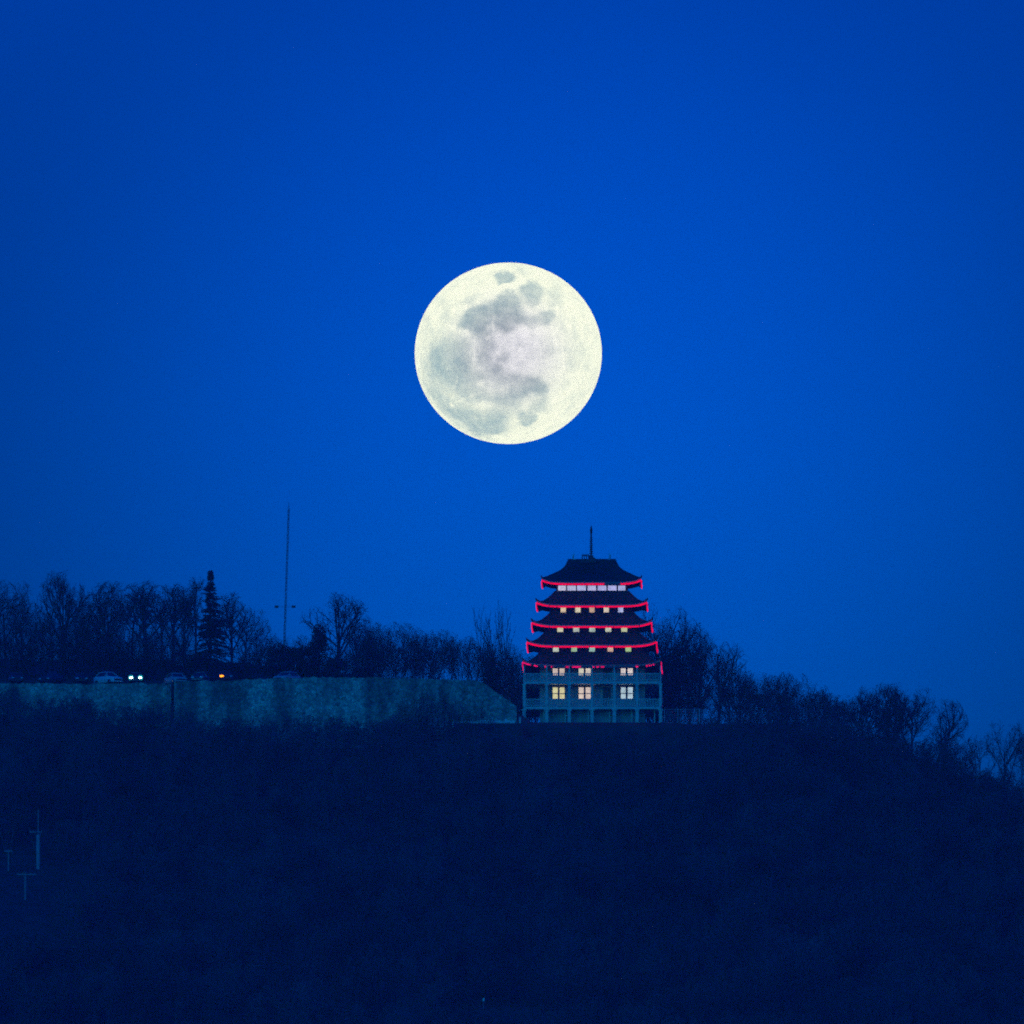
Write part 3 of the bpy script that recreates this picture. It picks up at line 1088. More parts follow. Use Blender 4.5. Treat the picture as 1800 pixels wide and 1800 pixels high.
def segs_mesh(name, A, k):
    """tapered k-sided sticks"""
    P, Q, r0, r1 = A[:, 0:3], A[:, 3:6], A[:, 6], A[:, 7]
    D = Q - P
    D /= np.maximum(np.linalg.norm(D, axis=1, keepdims=True), 1e-6)
    ref = np.where(np.abs(D[:, 2:3]) < 0.9, np.array([[0, 0, 1.0]]), np.array([[1.0, 0, 0]]))
    Uv = np.cross(D, ref)
    Uv /= np.linalg.norm(Uv, axis=1, keepdims=True)
    Vv = np.cross(D, Uv)
    ang = 2 * np.pi * np.arange(k) / k
    ring = Uv[:, None, :] * np.cos(ang)[None, :, None] + Vv[:, None, :] * np.sin(ang)[None, :, None]
    a = P[:, None, :] + ring * r0[:, None, None]
    b = Q[:, None, :] + ring * r1[:, None, None]
    V = np.concatenate([a, b], 1).reshape(-1, 3)
    base = (np.arange(len(A)) * 2 * k)[:, None, None]
    j = np.arange(k)
    F = np.stack([j, (j + 1) % k, k + (j + 1) % k, k + j], -1)[None]
    return V, (F + base).reshape(-1, 4)


def tree_meshes(name, A, mat_t=None, mat_c=None):
    big, small = A[A[:, 8] <= 1], A[A[:, 8] > 1]
    V, F = segs_mesh(name, big, 6)
    mt = np_mesh(name + '_trunk', V, None, F)
    mt.materials.append(mat_t or M['bark'])
    V, F = segs_mesh(name, small, 3)
    mc = np_mesh(name + '_crown', V, None, F)
    mc.materials.append(mat_c or M['twig'])
    return mt, mc


FORMS = {
    'round': [make_segs(s, dome=True, kids=[8, 6, 6, 6], t0=[.38, .2, .15, .1], ang=[(.55, 1.05), (.4, .95), (.4, 1.0), (.4, 1.0)], up=[.05, .07, .04, .0, -.02], L=6.0, r=.2, rmin=.0075, wig=[.07, .13, .17, .2, .22]) for s in (11, 12, 13)],
    'tall': [make_segs(s, dome=True, kids=[9, 6, 6, 5], t0=[.42, .2, .15, .1], ang=[(.4, .9), (.35, .85), (.4, 1.0), (.4, 1.0)], up=[.05, .08, .05, .02, 0], L=8.0, r=.19, rmin=.0075, len=[(.4, .65), (.45, .7), (.4, .65), (.4, .7)], wig=[.06, .13, .17, .2, .22]) for s in (21, 22, 23)],
    'fan': [make_segs(s, dome=True, kids=[8, 7, 6, 5], t0=[.55, .25, .15, .1], ang=[(.45, 1.0), (.3, .75), (.35, .9), (.4, 1.0)], up=[.04, .13, .09, .03, 0], L=5.0, r=.27, rmin=.0075, len=[(1.0, 1.35), (.45, .7), (.4, .6), (.4, .6)], wig=[.05, .10, .13, .18, .2]) for s in (31, 34)],
    'thicket': [make_segs(s, dome=True, stems=5, kids=[7, 5, 6, 5], t0=[.15, .15, .15, .1], ang=[(.4, .95), (.35, .95), (.4, 1.0), (.4, 1.0)], up=[.04, .06, .04, .02, 0], L=6.5, r=.095, rmin=.0075, len=[(.45, .75), (.45, .7), (.4, .6), (.4, .7)], wig=[.08, .13, .17, .2, .22]) for s in (41, 42, 43)],
    'sparse': [make_segs(s, max=3, stems=st, kids=[5, 4, 4], t0=[.35, .35, .3], ang=[(.4, .8), (.3, .7), (.3, .8)], up=[.04, .10, .08, .05], L=7.0, r=.18, len=[(.6, .85), (.4, .6), (.35, .5)], wig=[.05, .10, .12, .14], rmin=.034) for s, st in ((51, 2), (52, 3))],
}
MESH = {}
WID = {}
for k_, lst in FORMS.items():
    for i, A in enumerate(lst):
        MESH[k_, i] = tree_meshes('bare_' + k_, A)
        WID[k_, i] = float(np.percentile(np.abs(A[:, 3]), 90)) * 2


def put_tree(px, top, width, Y, form, i, label, group=None, name='bare_tree', rz=None, lean=0.0, zoff=0.0):
    x = X_at(px, Y, top)
    z0 = th(x, Y) + zoff
    H = Z_at(top, Y) - z0
    rnd = random.Random(int(px * 31 + top))
    e = empty(name, (x, Y, z0))
    wm_ = width * Y / FPX * (1.12 if group else 1.0) * random.Random(px * 7).uniform(.88, 1.18)
    sxy = wm_ / WID[form, i]
    e.scale = (sxy * rnd.choice((-1, 1)), sxy, H / 10.0)
    e.rotation_euler = (0, lean, rz if rz is not None else rnd.uniform(-0.5, 0.5))
    mt, mc = MESH[form, i]
    for nm, me_ in (('trunk', mt), ('crown', mc)):
        o = bpy.data.objects.new(nm, me_)
        C.objects.link(o)
        o.parent = e
    tag(e, label, 'tree', group)
    return e


G1 = 'bare trees of the far-left wood'
L1 = 'bare tree packed into the dark wood above the parked cars at far left'
for q, (px, top, wd, Y) in enumerate([(-62, 1010, 110, 2716), (-22, 1012, 100, 2722), (12, 1012, 76, 2718), (40, 1042, 74, 2712), (72, 1052, 62, 2724), (92, 1062, 62, 2713), (135, 1058, 66, 2715), (158, 1046, 66, 2722),
                         (-40, 1080, 80, 2706), (5, 1085, 76, 2706), (38, 1092, 80, 2707), (75, 1096, 80, 2705), (112, 1088, 84, 2708), (150, 1088, 80, 2705), (182, 1092, 76, 2708), (20, 1120, 70, 2703), (60, 1122, 70, 2704), (100, 1124, 76, 2703), (140, 1124, 70, 2704), (178, 1126, 70, 2703)]):
    if top >= 1080:
        put_tree(px, top, wd, Y, 'thicket', q % 3, L1, G1)
    else:
        put_tree(px, top, wd, Y, 'round', q % 3, L1, G1)
put_tree(110, 996, 84, 2720, 'fan', 0, 'tall bare tree with wide V-shaped fork standing above the far-left wood')
G2 = 'tall bare trees left of the spruce'
L2 = 'tall bare tree with sky showing between trunks, between left wood and spruce'
for q, (px, top, wd, Y) in enumerate([(188, 1028, 76, 2723), (206, 1016, 78, 2717), (232, 1026, 74, 2726), (257, 1018, 84, 2715), (285, 1017, 78, 2722), (304, 1020, 70, 2728), (322, 1026, 60, 2716)]):
    put_tree(px, top, wd, Y, 'tall' if q % 2 else 'round', q % 3, L2, G2)
put_tree(345, 1006, 44, 2720, 'tall', 2, 'slender bare tree just left of the tall spruce')
put_tree(408, 1038, 58, 2716, 'tall', 0, 'bare tree with straight dark trunk just right of the tall spruce')
put_tree(428, 1062, 66, 2722, 'round', 1, 'shorter bare tree leaning right beside the straight trunked one', lean=0.06)
put_tree(452, 1092, 50, 2728, 'round', 2, 'small bare tree between the spruce group and the mast')
put_tree(592, 1038, 86, 2712, 'fan', 1, 'lone bare tree with fan-shaped crown right of the thin mast')
put_tree(470, 1112, 54, 2730, 'thicket', 0, 'low bare thicket tree behind the left of the round dark bush')
put_tree(522, 1116, 60, 2732, 'thicket', 1, 'low bare thicket tree behind the right of the round dark bush')
G3 = 'bare trees of the thicket left of the pagoda'
L3 = 'bare tree in the long dense thicket above the tall retaining wall'
for q, (px, top, wd, Y) in enumerate([(618, 1094, 60, 2716), (637, 1082, 46, 2722), (656, 1094, 58, 2712), (680, 1090, 60, 2718), (702, 1094, 58, 2710), (724, 1100, 56, 2716), (746, 1106, 54, 2711), (768, 1106, 60, 2718), (790, 1112, 54, 2710),
                         (812, 1117, 54, 2716), (832, 1118, 52, 2711), (850, 1128, 52, 2704), (868, 1132, 50, 2708), (886, 1130, 54, 2702), (906, 1138, 56, 2706), (922, 1150, 50, 2710), (640, 1120, 60, 2706), (672, 1124, 60, 2705), (704, 1126, 60, 2704), (738, 1132, 60, 2704)]):
    put_tree(px, top, wd, Y, 'thicket', q % 3, L3, G3)
put_tree(858, 1070, 62, 2709, 'sparse', 0, 'sparse dead-looking tree with few twigs above the thicket, farther left of two')
put_tree(890, 1070, 78, 2706, 'sparse', 1, 'sparse many-stemmed bare tree close to the left of the pagoda')
put_tree(1166, 1052, 94, 2708, 'round', 1, 'tallest bare tree rising behind the right side of the pagoda')
G4 = 'bare trees right behind the pagoda'
L4 = 'bare tree in the dark clump sloping away from the right side of the pagoda'
for q, (px, top, wd, Y) in enumerate([(1150, 1080, 90, 2714), (1185, 1082, 92, 2711), (1208, 1088, 84, 2716), (1232, 1104, 88, 2708), (1180, 1130, 90, 2704), (1212, 1140, 84, 2704)]):
    put_tree(px, top, wd, Y, 'round' if q % 2 else 'thicket', q % 3, L4, G4)
put_tree(1262, 1124, 84, 2703, 'fan', 1, 'bare tree with spreading limbs against the sky above the wire fence', lean=0.08)
G5 = 'bare trees along the middle of the right ridge'
L5 = 'bare tree in the low hump of woods right of the wire fence'
for q, (px, top, wd, Y) in enumerate([(1290, 1162, 62, 2708), (1282, 1182, 52, 2706), (1302, 1180, 54, 2712), (1326, 1178, 54, 2704), (1350, 1182, 54, 2710), (1376, 1178, 62, 2703), (1402, 1182, 58, 2708), (1424, 1196, 54, 2704), (1446, 1208, 52, 2708), (1468, 1218, 50, 2704), (1488, 1234, 48, 2708),
                                      (1310, 1205, 60, 2699), (1345, 1208, 60, 2698), (1385, 1210, 66, 2697), (1425, 1222, 60, 2697), (1460, 1240, 60, 2697)]):
    put_tree(px, top, wd, Y, ('thicket', 'round', 'fan')[q % 3] if q < 11 else 'thicket', q % 2, L5, G5)
G6 = 'bare trees on the lower right ridge'
L6 = 'bare tree in the rounded clump on the lower right of the ridge'
for q, (px, top, wd, Y) in enumerate([(1518, 1214, 60, 2706), (1545, 1198, 76, 2702), (1572, 1194, 82, 2706), (1602, 1200, 74, 2701), (1560, 1240, 60, 2698), (1600, 1245, 60, 2698)]):
    put_tree(px, top, wd, Y, ('fan', 'round')[q % 2], q % 2, L6, G6)
put_tree(1634, 1218, 68, 2703, 'tall', 1, 'bare tree leaning right at the outer edge of the rounded clump', lean=0.22)
G7 = 'bare trees at the right edge'
L7 = 'bare tree in the last group where the ridge leaves the right edge'
for q, (px, top, wd, Y) in enumerate([(1660, 1272, 52, 2702), (1686, 1296, 50, 2700), (1722, 1286, 50, 2704), (1795, 1272, 60, 2706), (1830, 1280, 70, 2700), (1870, 1290, 70, 2704)]):
    put_tree(px, top, wd, Y, ('round', 'thicket')[q % 2], q % 3, L7, G7)
put_tree(1766, 1260, 74, 2701, 'round', 1, 'bare tree with a forked trunk, tallest of the group at right edge')
for q, (px, top, wd) in enumerate([(716, 1222, 40), (738, 1214, 44), (762, 1206, 52), (778, 1218, 40), (806, 1232, 36), (842, 1240, 34)]):
    put_tree(px, top, wd, 2669.5, 'sparse' if q % 2 else 'thicket', q % 2, 'thin bare sapling growing in front of the tall stone wall', 'saplings before the tall wall', name='sapling')


# ---- brush along the edge of the hilltop
G8 = 'low brush under the hilltop trees'
for q, (px, top, wd) in enumerate([(186, 1122, 60), (204, 1148, 56), (222, 1138, 50), (240, 1154, 60), (262, 1144, 50), (278, 1158, 54), (296, 1142, 50), (312, 1154, 50), (330, 1138, 58), (392, 1158, 40), (414, 1164, 50), (432, 1152, 44), (448, 1138, 56), (470, 1134, 50), (604, 1140, 54), (626, 1150, 50), (250, 1170, 50), (290, 1172, 50), (400, 1176, 50), (430, 1174, 50), (196, 1098, 56), (216, 1090, 50), (238, 1104, 56), (258, 1096, 50), (284, 1102, 54), (308, 1096, 56), (330, 1104, 50), (438, 1112, 46)]):
    put_tree(px, top, wd, 2704 + (q % 3) * 1.5, 'thicket', q % 3, 'low leafless brush under the hilltop trees behind the road', G8, name='brush')
G9 = 'low brush behind the pagoda'
for q, (px, top, wd, Y) in enumerate([(908, 1176, 54, 2699), (926, 1168, 54, 2702), (946, 1150, 56, 2704), (966, 1160, 50, 2702), (1130, 1150, 56, 2704), (1152, 1150, 60, 2700), (1172, 1168, 56, 2698), (1196, 1180, 56, 2697), (1222, 1190, 56, 2697), (1246, 1205, 50, 2697), (912, 1200, 44, 2692), (1166, 1195, 44, 2694), (934, 1185, 50, 2698), (1148, 1185, 50, 2697)]):
    put_tree(px, top, wd, Y, 'thicket', q % 3, 'leafless brush crowding behind the balconies of the pagoda', G9, name='brush')


G10 = 'brush along the lower right ridge'
for q in range(22):
    px = 1470 + q * 16.5
    put_tree(px, float(np.interp(px, RDK, RDR)) - (26, 38, 18, 32)[q % 4] + 8, 40 + 6 * (q % 3), 2688 + (q % 3) * 3, 'thicket', q % 3, 'low leafless brush on the ridge line falling to the right edge', G10, name='brush')


# ---- conifers
def spruce(px, top, Y, label):
    x = X_at(px, Y, top)
    z0 = th(x, Y)
    H = Z_at(top, Y) - z0
    e = empty('spruce_tree', (x, Y, z0))
    tag(e, label, 'tree')
    rn = random.Random(5)
    MB().tube([(0, 0, -0.6), (0.05, 0, H * .3), (-0.05, 0, H * .65), (0, 0, H)], [.26, .19, .11, .03], 8).build('trunk', M['bark'], e)
    # (height fraction, reach right, reach left) from the outline in the photograph
    hs = [0, .08, .18, .26, .34, .42, .47, .52, .56, .62, .66, .70, .75, .79, .83, .86, .895, .92, .945, .97, 1.0]
    rt = [3.1, 3.0, 2.8, 2.8, 2.4, 1.8, 2.0, 2.05, 1.9, 1.7, 1.15, 1.3, 1.0, .95, .50, .46, .30, .24, .30, .17, .02]
    lf = [3.0, 2.9, 2.7, 2.3, 1.9, 1.5, 1.6, 1.2, 1.2, 1.0, .8, .75, .6, .85, .85, .38, .26, .20, .22, .13, .02]
    A = []
    z = 0.15
    while z < 1.0:
        R_, L_ = np.interp(z, hs, rt), np.interp(z, hs, lf)
        nb = rn.randint(5, 9) if z < .9 else 8
        gap = rn.choice((.011, .016, .022, .032)) if z < .9 else 0.011
        a0 = rn.uniform(0, 6.28)
        for b in range(nb):
            a = a0 + 6.283 * b / nb + rn.gauss(0, .2)
            c = math.cos(a)
            reach = 1.28 * (R_ if c > 0 else L_) * (0.72 + 0.28 * abs(c)) * rn.choice((.45, .7, .85, 1.0, 1.12))
            p0 = np.array([0, 0, z * H])
            droop = -0.18 - 0.35 * (1 - z)
            p1 = p0 + np.array([c * reach, math.sin(a) * reach, droop * reach * .6 + rn.gauss(0, .16)])
            A.append((*p0, *p1, .03, .012, 3))
            m = int(14 + 30 * reach)
            for _ in range(m):
                t = rn.uniform(.12, 1.0)
                s = p0 + (p1 - p0) * t
                l = rn.uniform(.15, .48) * (1.15 - .5 * t)
                d = np.array([rn.gauss(0, 1) + c * .8, rn.gauss(0, 1) + math.sin(a) * .8, rn.gauss(-.45, .6)])
                d /= np.linalg.norm(d)
                A.append((*s, *(s + d * l), .05, .012, 4))
        z += gap * rn.uniform(.7, 1.3)
    V, F = segs_mesh('needles', np.array(A), 3)
    me_ = np_mesh('needles', V, None, F)
    me_.materials.append(M['needle'])
    o = bpy.data.objects.new('needles', me_)
    C.objects.link(o)
    o.parent = e


spruce(370, 1003, 2705, 'tall ragged spruce with tufted tip standing above the cars')


def evergreen(px, top, width, Y, label, name, cone=0.0, n=5200, seed=1, flat=1.0):
    x = X_at(px, Y, top)
    z0 = th(x, Y)
    H = Z_at(top, Y) - z0
    W = width * Y / FPX / 2
    e = empty(name, (x, Y, z0))
    tag(e, label, 'tree' if 'tree' in name else 'bush')
    r = np.random.default_rng(seed)
    MB().tube([(0, 0, -0.5), (0.05, 0.05, H * .4), (0, 0, H * .85)], [.16, .10, .03], 7).build('trunk', M['bark'], e)
    # leaf-sized blades filling lumpy boughs
    nb = 46
    bz = r.uniform(0.04, 0.95, nb)
    rr = np.where(cone > 0, (1 - bz) ** 0.75 * 0.95 + 0.06, np.sqrt(np.clip(1 - (2 * bz - .8) ** 2 * .8, .05, 1)))
    ba = r.uniform(0, 2 * np.pi, nb)
    bd = np.sqrt(r.uniform(0.05, 1, nb)) * rr * .82
    cen = np.stack([np.cos(ba) * bd * W, np.sin(ba) * bd * W, bz * H], -1)
    size = r.uniform(.16, .32, nb)[:, None] * np.array([[W, W, H * .45]])
    which = r.integers(0, nb, n)
    d = r.normal(0, 1, (n, 3))
    d /= np.linalg.norm(d, axis=1, keepdims=True)
    P = cen[which] + d * size[which] * (r.uniform(0.2, 1, n) ** .5)[:, None]
    P[:, 2] = np.clip(P[:, 2], 0, None)
    dirn = d + r.normal(0, .6, (n, 3))
    dirn /= np.linalg.norm(dirn, axis=1, keepdims=True)
    Ls = r.uniform(.14, .34, n)[:, None]
    A = np.concatenate([P, P + dirn * Ls, np.full((n, 1), .055), np.full((n, 1), .012), np.full((n, 1), 4)], 1)
    V, F = segs_mesh('foliage', A, 3)
    me_ = np_mesh('foliage', V, None, F)
    me_.materials.append(M['needle'])
    o = bpy.data.objects.new('crown', me_)
    C.objects.link(o)
    o.parent = e


evergreen(497, 1134, 78, 2703, 'round dark evergreen bush at the foot of the thin mast', 'evergreen_bush', 0, 6500, 2)
evergreen(560, 1100, 78, 2705, 'dark conical evergreen tree between the mast and the fan-shaped tree', 'evergreen_tree', 1, 6500, 3)
evergreen(536, 1140, 56, 2702, 'low dark evergreen bush between the round bush and the conical evergreen', 'evergreen_bush', 0, 4200, 4)
evergreen(352, 1150, 66, 2701, 'dark evergreen bush spreading at the foot of the spruce', 'evergreen_bush', 0, 4200, 5)
evergreen(640, 1172, 70, 2699, 'low dark bush at the left end of the thicket, behind wall top', 'evergreen_bush', 0, 3200, 6)
evergreen(866, 1160, 46, 2700, 'dark bush behind the sloping end of the tall wall', 'evergreen_bush', 0, 3200, 8)
evergreen(590, 1158, 60, 2700, 'low dark bush under the fan-shaped tree', 'evergreen_bush', 0, 3200, 9)

# ------------------------------------------------------------------ woods on the slope: one mass of bare crowns nobody could count
light = [make_segs(s, dome=True, max=3, stems=3, kids=[8, 7, 6], t0=[.25, .2, .15], ang=[(.35, .9), (.4, .95), (.4, 1.0)], L=7, r=.10, len=[(.5, .75), (.45, .65), (.4, .6)], rmin=.026,
                    n=[3, 2, 2, 2], wig=[.07, .14, .18, .24], up=[.05, .05, .03, .0]) for s in (71, 72, 73)]
LV = []
for A in light:
    V, F = segs_mesh('w', A, 3)
    wid = np.percentile(np.abs(A[:, 3]), 97) * 2
    LV.append((V.astype(np.float32), F, wid))
rw = random.Random(99)
POLES = [(66, 1424), (45, 1535), (15, 1490)]
Vs, Fs, off = [], [], 0
clear = []                        # filled by the poles below
PY_A, PY_B, PY_C, PNL = 2608.0, 2596.0, 2606.0, 2558.0
clear = [(X_at(66, PY_A), PY_A, 4.0), (X_at(45, PY_B), PY_B, 4.0), (X_at(15, PY_C), PY_C, 4.0), (X_at(850, PNL), PNL, 3.0)]
yy = 2536.0
cnt = 0
while yy < 2671.5:
    xx = -92.0
    while xx < 92:
        x = xx + rw.uniform(-1.6, 1.6)
        y = min(yy + rw.uniform(-1.6, 1.6), 2670.5)
        xx += 4.6
        px = 900 + x * FPX / y
        lim = float(np.interp(px, PXK, LIM)) + (rw.uniform(-15, 12) if px < 770 else rw.uniform(-4, 9) if px < 1210 else rw.uniform(-16, 16))
        z = th(x, y) - 0.1
        H = rw.uniform(5.5, 10.5)
        H = min(H, Z_at(lim, y) - z)
        if H < 1.5: continue
        if any((x - cx_) ** 2 + (y - cy_) ** 2 < rr_ ** 2 for cx_, cy_, rr_ in clear): continue
        # keep the poles in sight: no tall crown right in front of them
        for (cx_, cy_, rr_), lim_row in zip(clear, (1542, 1640, 1560, 1768)):
            if abs(x - cx_) < 6.5 and y < cy_:
                H = min(H, Z_at(lim_row, y) - z)
        if H < 1.5: continue
        V, F, wid = LV[rw.randrange(3)]
        a = rw.uniform(0, 6.28)
        s = rw.uniform(5.2, 8.8) / wid * min(1, H / 6 + .25)
        c_, s_ = math.cos(a) * s, math.sin(a) * s
        W_ = np.empty_like(V)
        W_[:, 0] = V[:, 0] * c_ - V[:, 1] * s_ + x
        W_[:, 1] = V[:, 0] * s_ + V[:, 1] * c_ + y
        W_[:, 2] = V[:, 2] * (H / 10) + z
        Vs.append(W_)
        Fs.append(F + off)
        off += len(V)
        cnt += 1
    yy += 4.6
me = np_mesh('hillside_woods', np.concatenate(Vs), None, np.concatenate(Fs))
me.materials.append(mat('woods_twig', (0.125, 0.086, 0.096), 0.9, 0.13, 0.72))
o = bpy.data.objects.new('hillside_woods', me)
C.objects.link(o)
tag(o, 'dark leafless woods covering the whole slope below the pagoda', 'woods', kind='stuff')
print('WOODS', cnt, off)


# ------------------------------------------------------------------ leaning mast with two lamp heads
Yм = 2718.0
mbx, mbz = X_at(497.5, Yм), Z_at(1142, Yм)
mtx, mtz = X_at(508, Yм, 883), Z_at(883, Yм)
gz = th(mbx, Yм)
ma = empty('floodlight_mast', (mbx, Yм, gz))
tag(ma, 'very tall thin mast leaning right, two dark lamp heads halfway up', 'mast')
bot = Vector((0, 0, -0.6))
topv = Vector((mtx - mbx, 0, mtz - gz))
axis_at = lambda f: bot + (topv - bot) * f
lat = MB()
nseg = 44
for c in range(3):
    a = c * 2.094 + .5
    o_ = Vector((math.cos(a), math.sin(a), 0)) * 0.15
    lat.tube([axis_at(0) + o_, axis_at(.96) + o_ * .8, topv], [.030, .026, .014], 5)
for i in range(nseg):
    f0_, f1_ = i / nseg * .96, (i + 1) / nseg * .96
    for c in range(3):
        a0, a1 = c * 2.094 + .5, (c + 1) * 2.094 + .5
        if i % 2: a0, a1 = a1, a0
        lat.tube([axis_at(f0_) + Vector((math.cos(a0), math.sin(a0), 0)) * .15, axis_at(f1_) + Vector((math.cos(a1), math.sin(a1), 0)) * .15], .016, 3, False)
lat.build('lattice', M['metal'], ma)
fl = (Z_at(1136, Yм) - gz) / topv.z
MB().tube([bot, axis_at(fl * .6), axis_at(fl + .055)], [.17, .16, .12], 8).build('base_post', M['galv'], ma)
za = Z_at(1066.5, Yм) - gz
ax = axis_at((za + .6) / (topv.z + .6))
xl, xr = X_at(486, Yм) - mbx, X_at(516, Yм) - mbx
MB().tube([(xl, 0, za), (xr, 0, za)], .022, 6).build('crossarm', M['metal'], ma)
for xx in (xl, xr):
    mb = MB()
    mb.loft([[(xx - .22, -.28, za - .14), (xx + .22, -.28, za - .14), (xx + .22, -.28, za + .10), (xx - .22, -.28, za + .10)],
             [(xx - .25, .0, za - .16), (xx + .25, .0, za - .16), (xx + .25, .0, za + .17), (xx - .25, .0, za + .17)],
             [(xx - .14, .25, za - .08), (xx + .14, .25, za - .08), (xx + .14, .25, za + .12), (xx - .14, .25, za + .12)]])
    lh = mb.build('lamp_head', M['lamp_body'], ma)

# ------------------------------------------------------------------ poles low on the slope at the left
def pole_thing(px, Y, label, segs, arm=None, name='utility_pole'):
    x = X_at(px, Y, 1500)
    g = th(x, Y)
    e = empty(name, (x, Y, g))
    tag(e, label, 'pole')
    for nm, r0, r1, row0, row1, m_ in segs:
        z0 = -0.8 if row0 is None else Z_at(row0, Y) - g
        MB().tube([(0, 0, z0), (0, 0, Z_at(row1, Y) - g)], [r0, r1], 10).build(nm, m_, e)
    if arm:
        row, pa, pb_ = arm
        z = Z_at(row, Y) - g
        mb = MB().box(X_at(pa, Y, 1500) - x, X_at(pb_, Y, 1500) - x, -.30, -.16, z - .07, z + .07)
        ao = mb.build('crossarm', M['pole'], e)
        ins = MB()
        for f in (.06, .3, .7, .94):
            xi = X_at(pa + (pb_ - pa) * f, Y, 1500) - x
            ins.tube([(xi, -.23, z + .072), (xi, -.23, z + .2), (xi, -.23, z + .24)], [.035, .05, .02], 6)
        ins.build('insulators', M['galv'], ao)


pole_thing(67, PY_A, 'stout pale pole with thin top rod and short crossarm, low at left', [('pole', .27, .25, None, 1467, mat('pole_grey', (0.34, 0.34, 0.34), .7, 2.0, .2)), ('rod', .10, .07, 1466.8, 1423, M['pole'])], (1463, 52, 74))
pole_thing(44.5, PY_B, 'wooden pole with wide crossarm in front of the stout pale pole', [('pole', .15, .12, None, 1533, M['pole'])], (1537.5, 30, 64))
pole_thing(15, PY_C, 'thin bare pole nearest the left edge of the dark slope', [('pole', .11, .09, None, 1494, M['pole'])], (1497, 8, 22))
xp, gp = X_at(850, PNL, 1757), th(X_at(850, PNL, 1757), PNL)
pe = empty('pale_speck', (xp, PNL, gp))  # small plate standing in for a pale speck of unknown kind
tag(pe, 'tiny pale unidentified speck on a thin post among the dark woods, bottom centre', 'speck')
zc = Z_at(1757, PNL) - gp
MB().tube([(0, 0, -.5), (0, 0, zc + .1)], .03, 6).build('post', M['galv'], pe)
MB().box(-.13, .13, -.07, -.035, zc - .2, zc + .2).build('board', M['gold'], pe)


# ------------------------------------------------------------------ cars parked along the wall
def ring(y, hw, z0, z1, n=4):
    b = min(.09, (z1 - z0) * .3)
    return [(-hw, y, z0 + b), (-hw + b, y, z0), (hw - b, y, z0), (hw, y, z0 + b), (hw, y, z1 - b), (hw - b * 1.6, y, z1), (-hw + b * 1.6, y, z1), (-hw, y, z1 - b)]


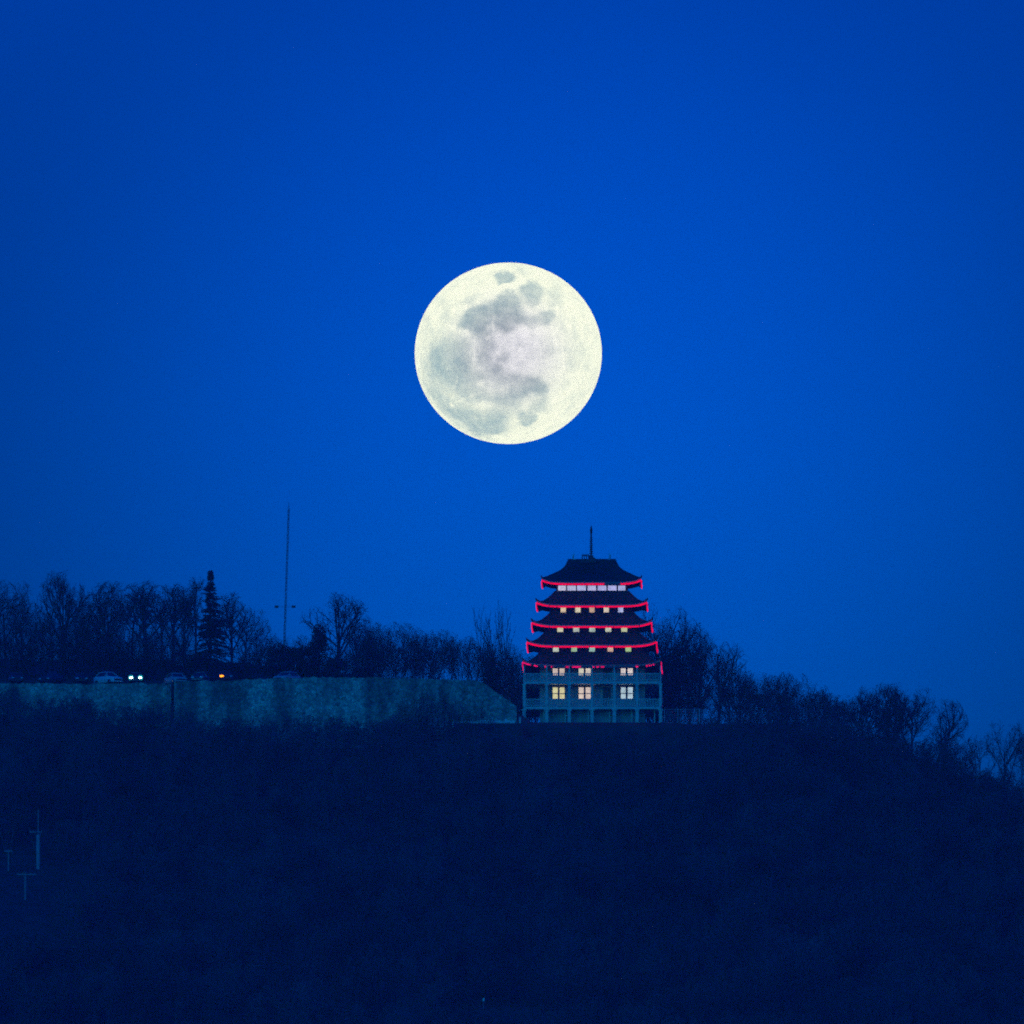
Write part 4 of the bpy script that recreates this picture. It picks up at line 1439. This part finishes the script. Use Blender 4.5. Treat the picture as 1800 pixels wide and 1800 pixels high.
def car(px, rz, paint, label, tall=1.0, lamps=None, Y=2690.0, lamp_on=None):
    x = X_at(px, Y)
    e = empty('parked_car', (x, Y, th(x, Y) + 0.035), rz)
    tag(e, label, 'car', 'cars parked above the retaining walls')
    k = tall
    body = MB().loft([ring(*q) for q in ((-2.22, .66, .34, .60), (-2.14, .80, .26, .74 * k), (-1.95, .86, .2, .82 * k), (-1.1, .90, .18, .94 * k), (0.3, .91, .18, .98 * k), (1.7, .90, .2, 1.0 * k), (2.1, .86, .26, .97 * k), (2.2, .72, .36, .8 * k))])
    bo = body.build('body', paint, e, True)
    zb, zt = .93 * k, 1.48 * k
    low = [(-.80, -1.05), (.80, -1.05), (.80, 1.75), (-.80, 1.75)]
    hi_ = [(-.62, -.30), (.62, -.30), (.62, 1.15), (-.62, 1.15)]
    MB().loft([[(a, b, zb) for a, b in low], [(a, b, zt - .04) for a, b in hi_]]).build('windows', M['glass'], e)
    rf = MB().loft([[(a * 1.03, b * 1.02, zt - .06) for a, b in hi_], [(a * 1.03, b * 1.02, zt - .01) for a, b in hi_], [(a * .85, b * .85 + .05, zt + .045) for a, b in hi_]])
    for (a, b), (c, d) in zip(low, hi_):
        rf.tube([(a * 1.01, b * 1.005, zb), (c * 1.01, d * 1.005, zt - .02)], .045, 5)
    rf.build('roof', paint, e)
    for sx in (-1, 1):
        for yv in (-1.38, 1.36):
            wh = MB().tube([(sx * .68, yv, .32), (sx * .70, yv, .32), (sx * .90, yv, .32), (sx * .915, yv, .32)], [.28, .33, .33, .28], 16).build('wheel', M['rubber'], e)
            MB().tube([(sx * .917, yv, .32), (sx * .93, yv, .32)], [.21, .17], 10).build('rim', M['rim'], wh)
        on = lamp_on and lamp_on.get(sx)
        g = 1.5 if on == 'amber_on' else 1.2 if on else 1.0  # lit lenses drawn larger to imitate their bloom
        lm = MB().loft([[(sx * .60 + g * .20 * math.cos(t), -2.19, .62 * k + g * .10 * math.sin(t)) for t in fan(0, 6.283 * .9, 9)],
                        [(sx * .58 + g * .18 * math.cos(t), -2.25, .62 * k + g * .085 * math.sin(t)) for t in fan(0, 6.283 * .9, 9)]])
        lo_ = lm.build('headlight', M['lens_off'] if not on else M[on], e)
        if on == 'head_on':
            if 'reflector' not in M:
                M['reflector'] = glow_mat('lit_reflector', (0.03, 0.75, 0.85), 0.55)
            MB().tube([(sx * .60, -2.20, .62 * k), (sx * .60, -2.215, .62 * k)], [.36, .33], 14).build('reflector', M['reflector'], lo_)  # added glowing disc that imitates the halo round a lit headlight
        if on: lo_['label'] = 'headlight switched on' if on == 'head_on' else 'lit amber lamp'
        MB().box(sx * .93 - .09, sx * .93 + .09, -.82, -.68, .95 * k, 1.08 * k).build('mirror', paint, e)
    MB().box(-.38, .38, -2.262, -2.2, .44, .60 * k).build('grille', M['plastic'], e)
    MB().box(-.70, .70, -2.30, -2.18, .27, .40).build('bumper', paint, e)
    return e


P_dark = mat('car_paint_dark', (0.025, 0.025, 0.03), .3, 9, .1)
P_dark2 = mat('car_paint_navy', (0.03, 0.035, 0.05), .3, 9, .1)
P_white = mat('car_paint_white', (0.80, 0.80, 0.80), .3, 9, .05)
P_silver = mat('car_paint_silver', (0.50, 0.51, 0.52), .5, 9, .08)
P_grey = mat('car_paint_grey', (0.12, 0.12, 0.13), .3, 9, .1)
car(28, R(6), P_dark, 'dark car parked farthest left along the low wall', 1.0, Y=2690.5)
car(92, R(-28), P_dark2, 'dark car parked at an angle between the first dark car and the white one', 1.0, Y=2691.5)
car(142, R(4), P_dark, 'dark car parked just left of the white one', .95, Y=2690.8)
car(190, R(38), P_white, 'white tall-bodied car parked at an angle near the glowing headlights', 1.12, Y=2692)
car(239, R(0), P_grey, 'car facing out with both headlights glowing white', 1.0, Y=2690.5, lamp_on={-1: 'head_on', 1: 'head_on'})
car(309, R(20), P_silver, 'silver car parked above the gap between the two retaining walls', 1.0, Y=2681.5)
car(352, R(-10), P_grey, 'grey car parked between the silver car and the amber lamp', .95, Y=2680.5)
car(394, R(8), P_dark, 'dark car with one amber lamp lit', .98, Y=2680.2, lamp_on={-1: 'amber_on'})
car(505, R(-32), P_silver, 'silver car whose roof shows over the tall wall below the mast', 1.0, Y=2684.5)
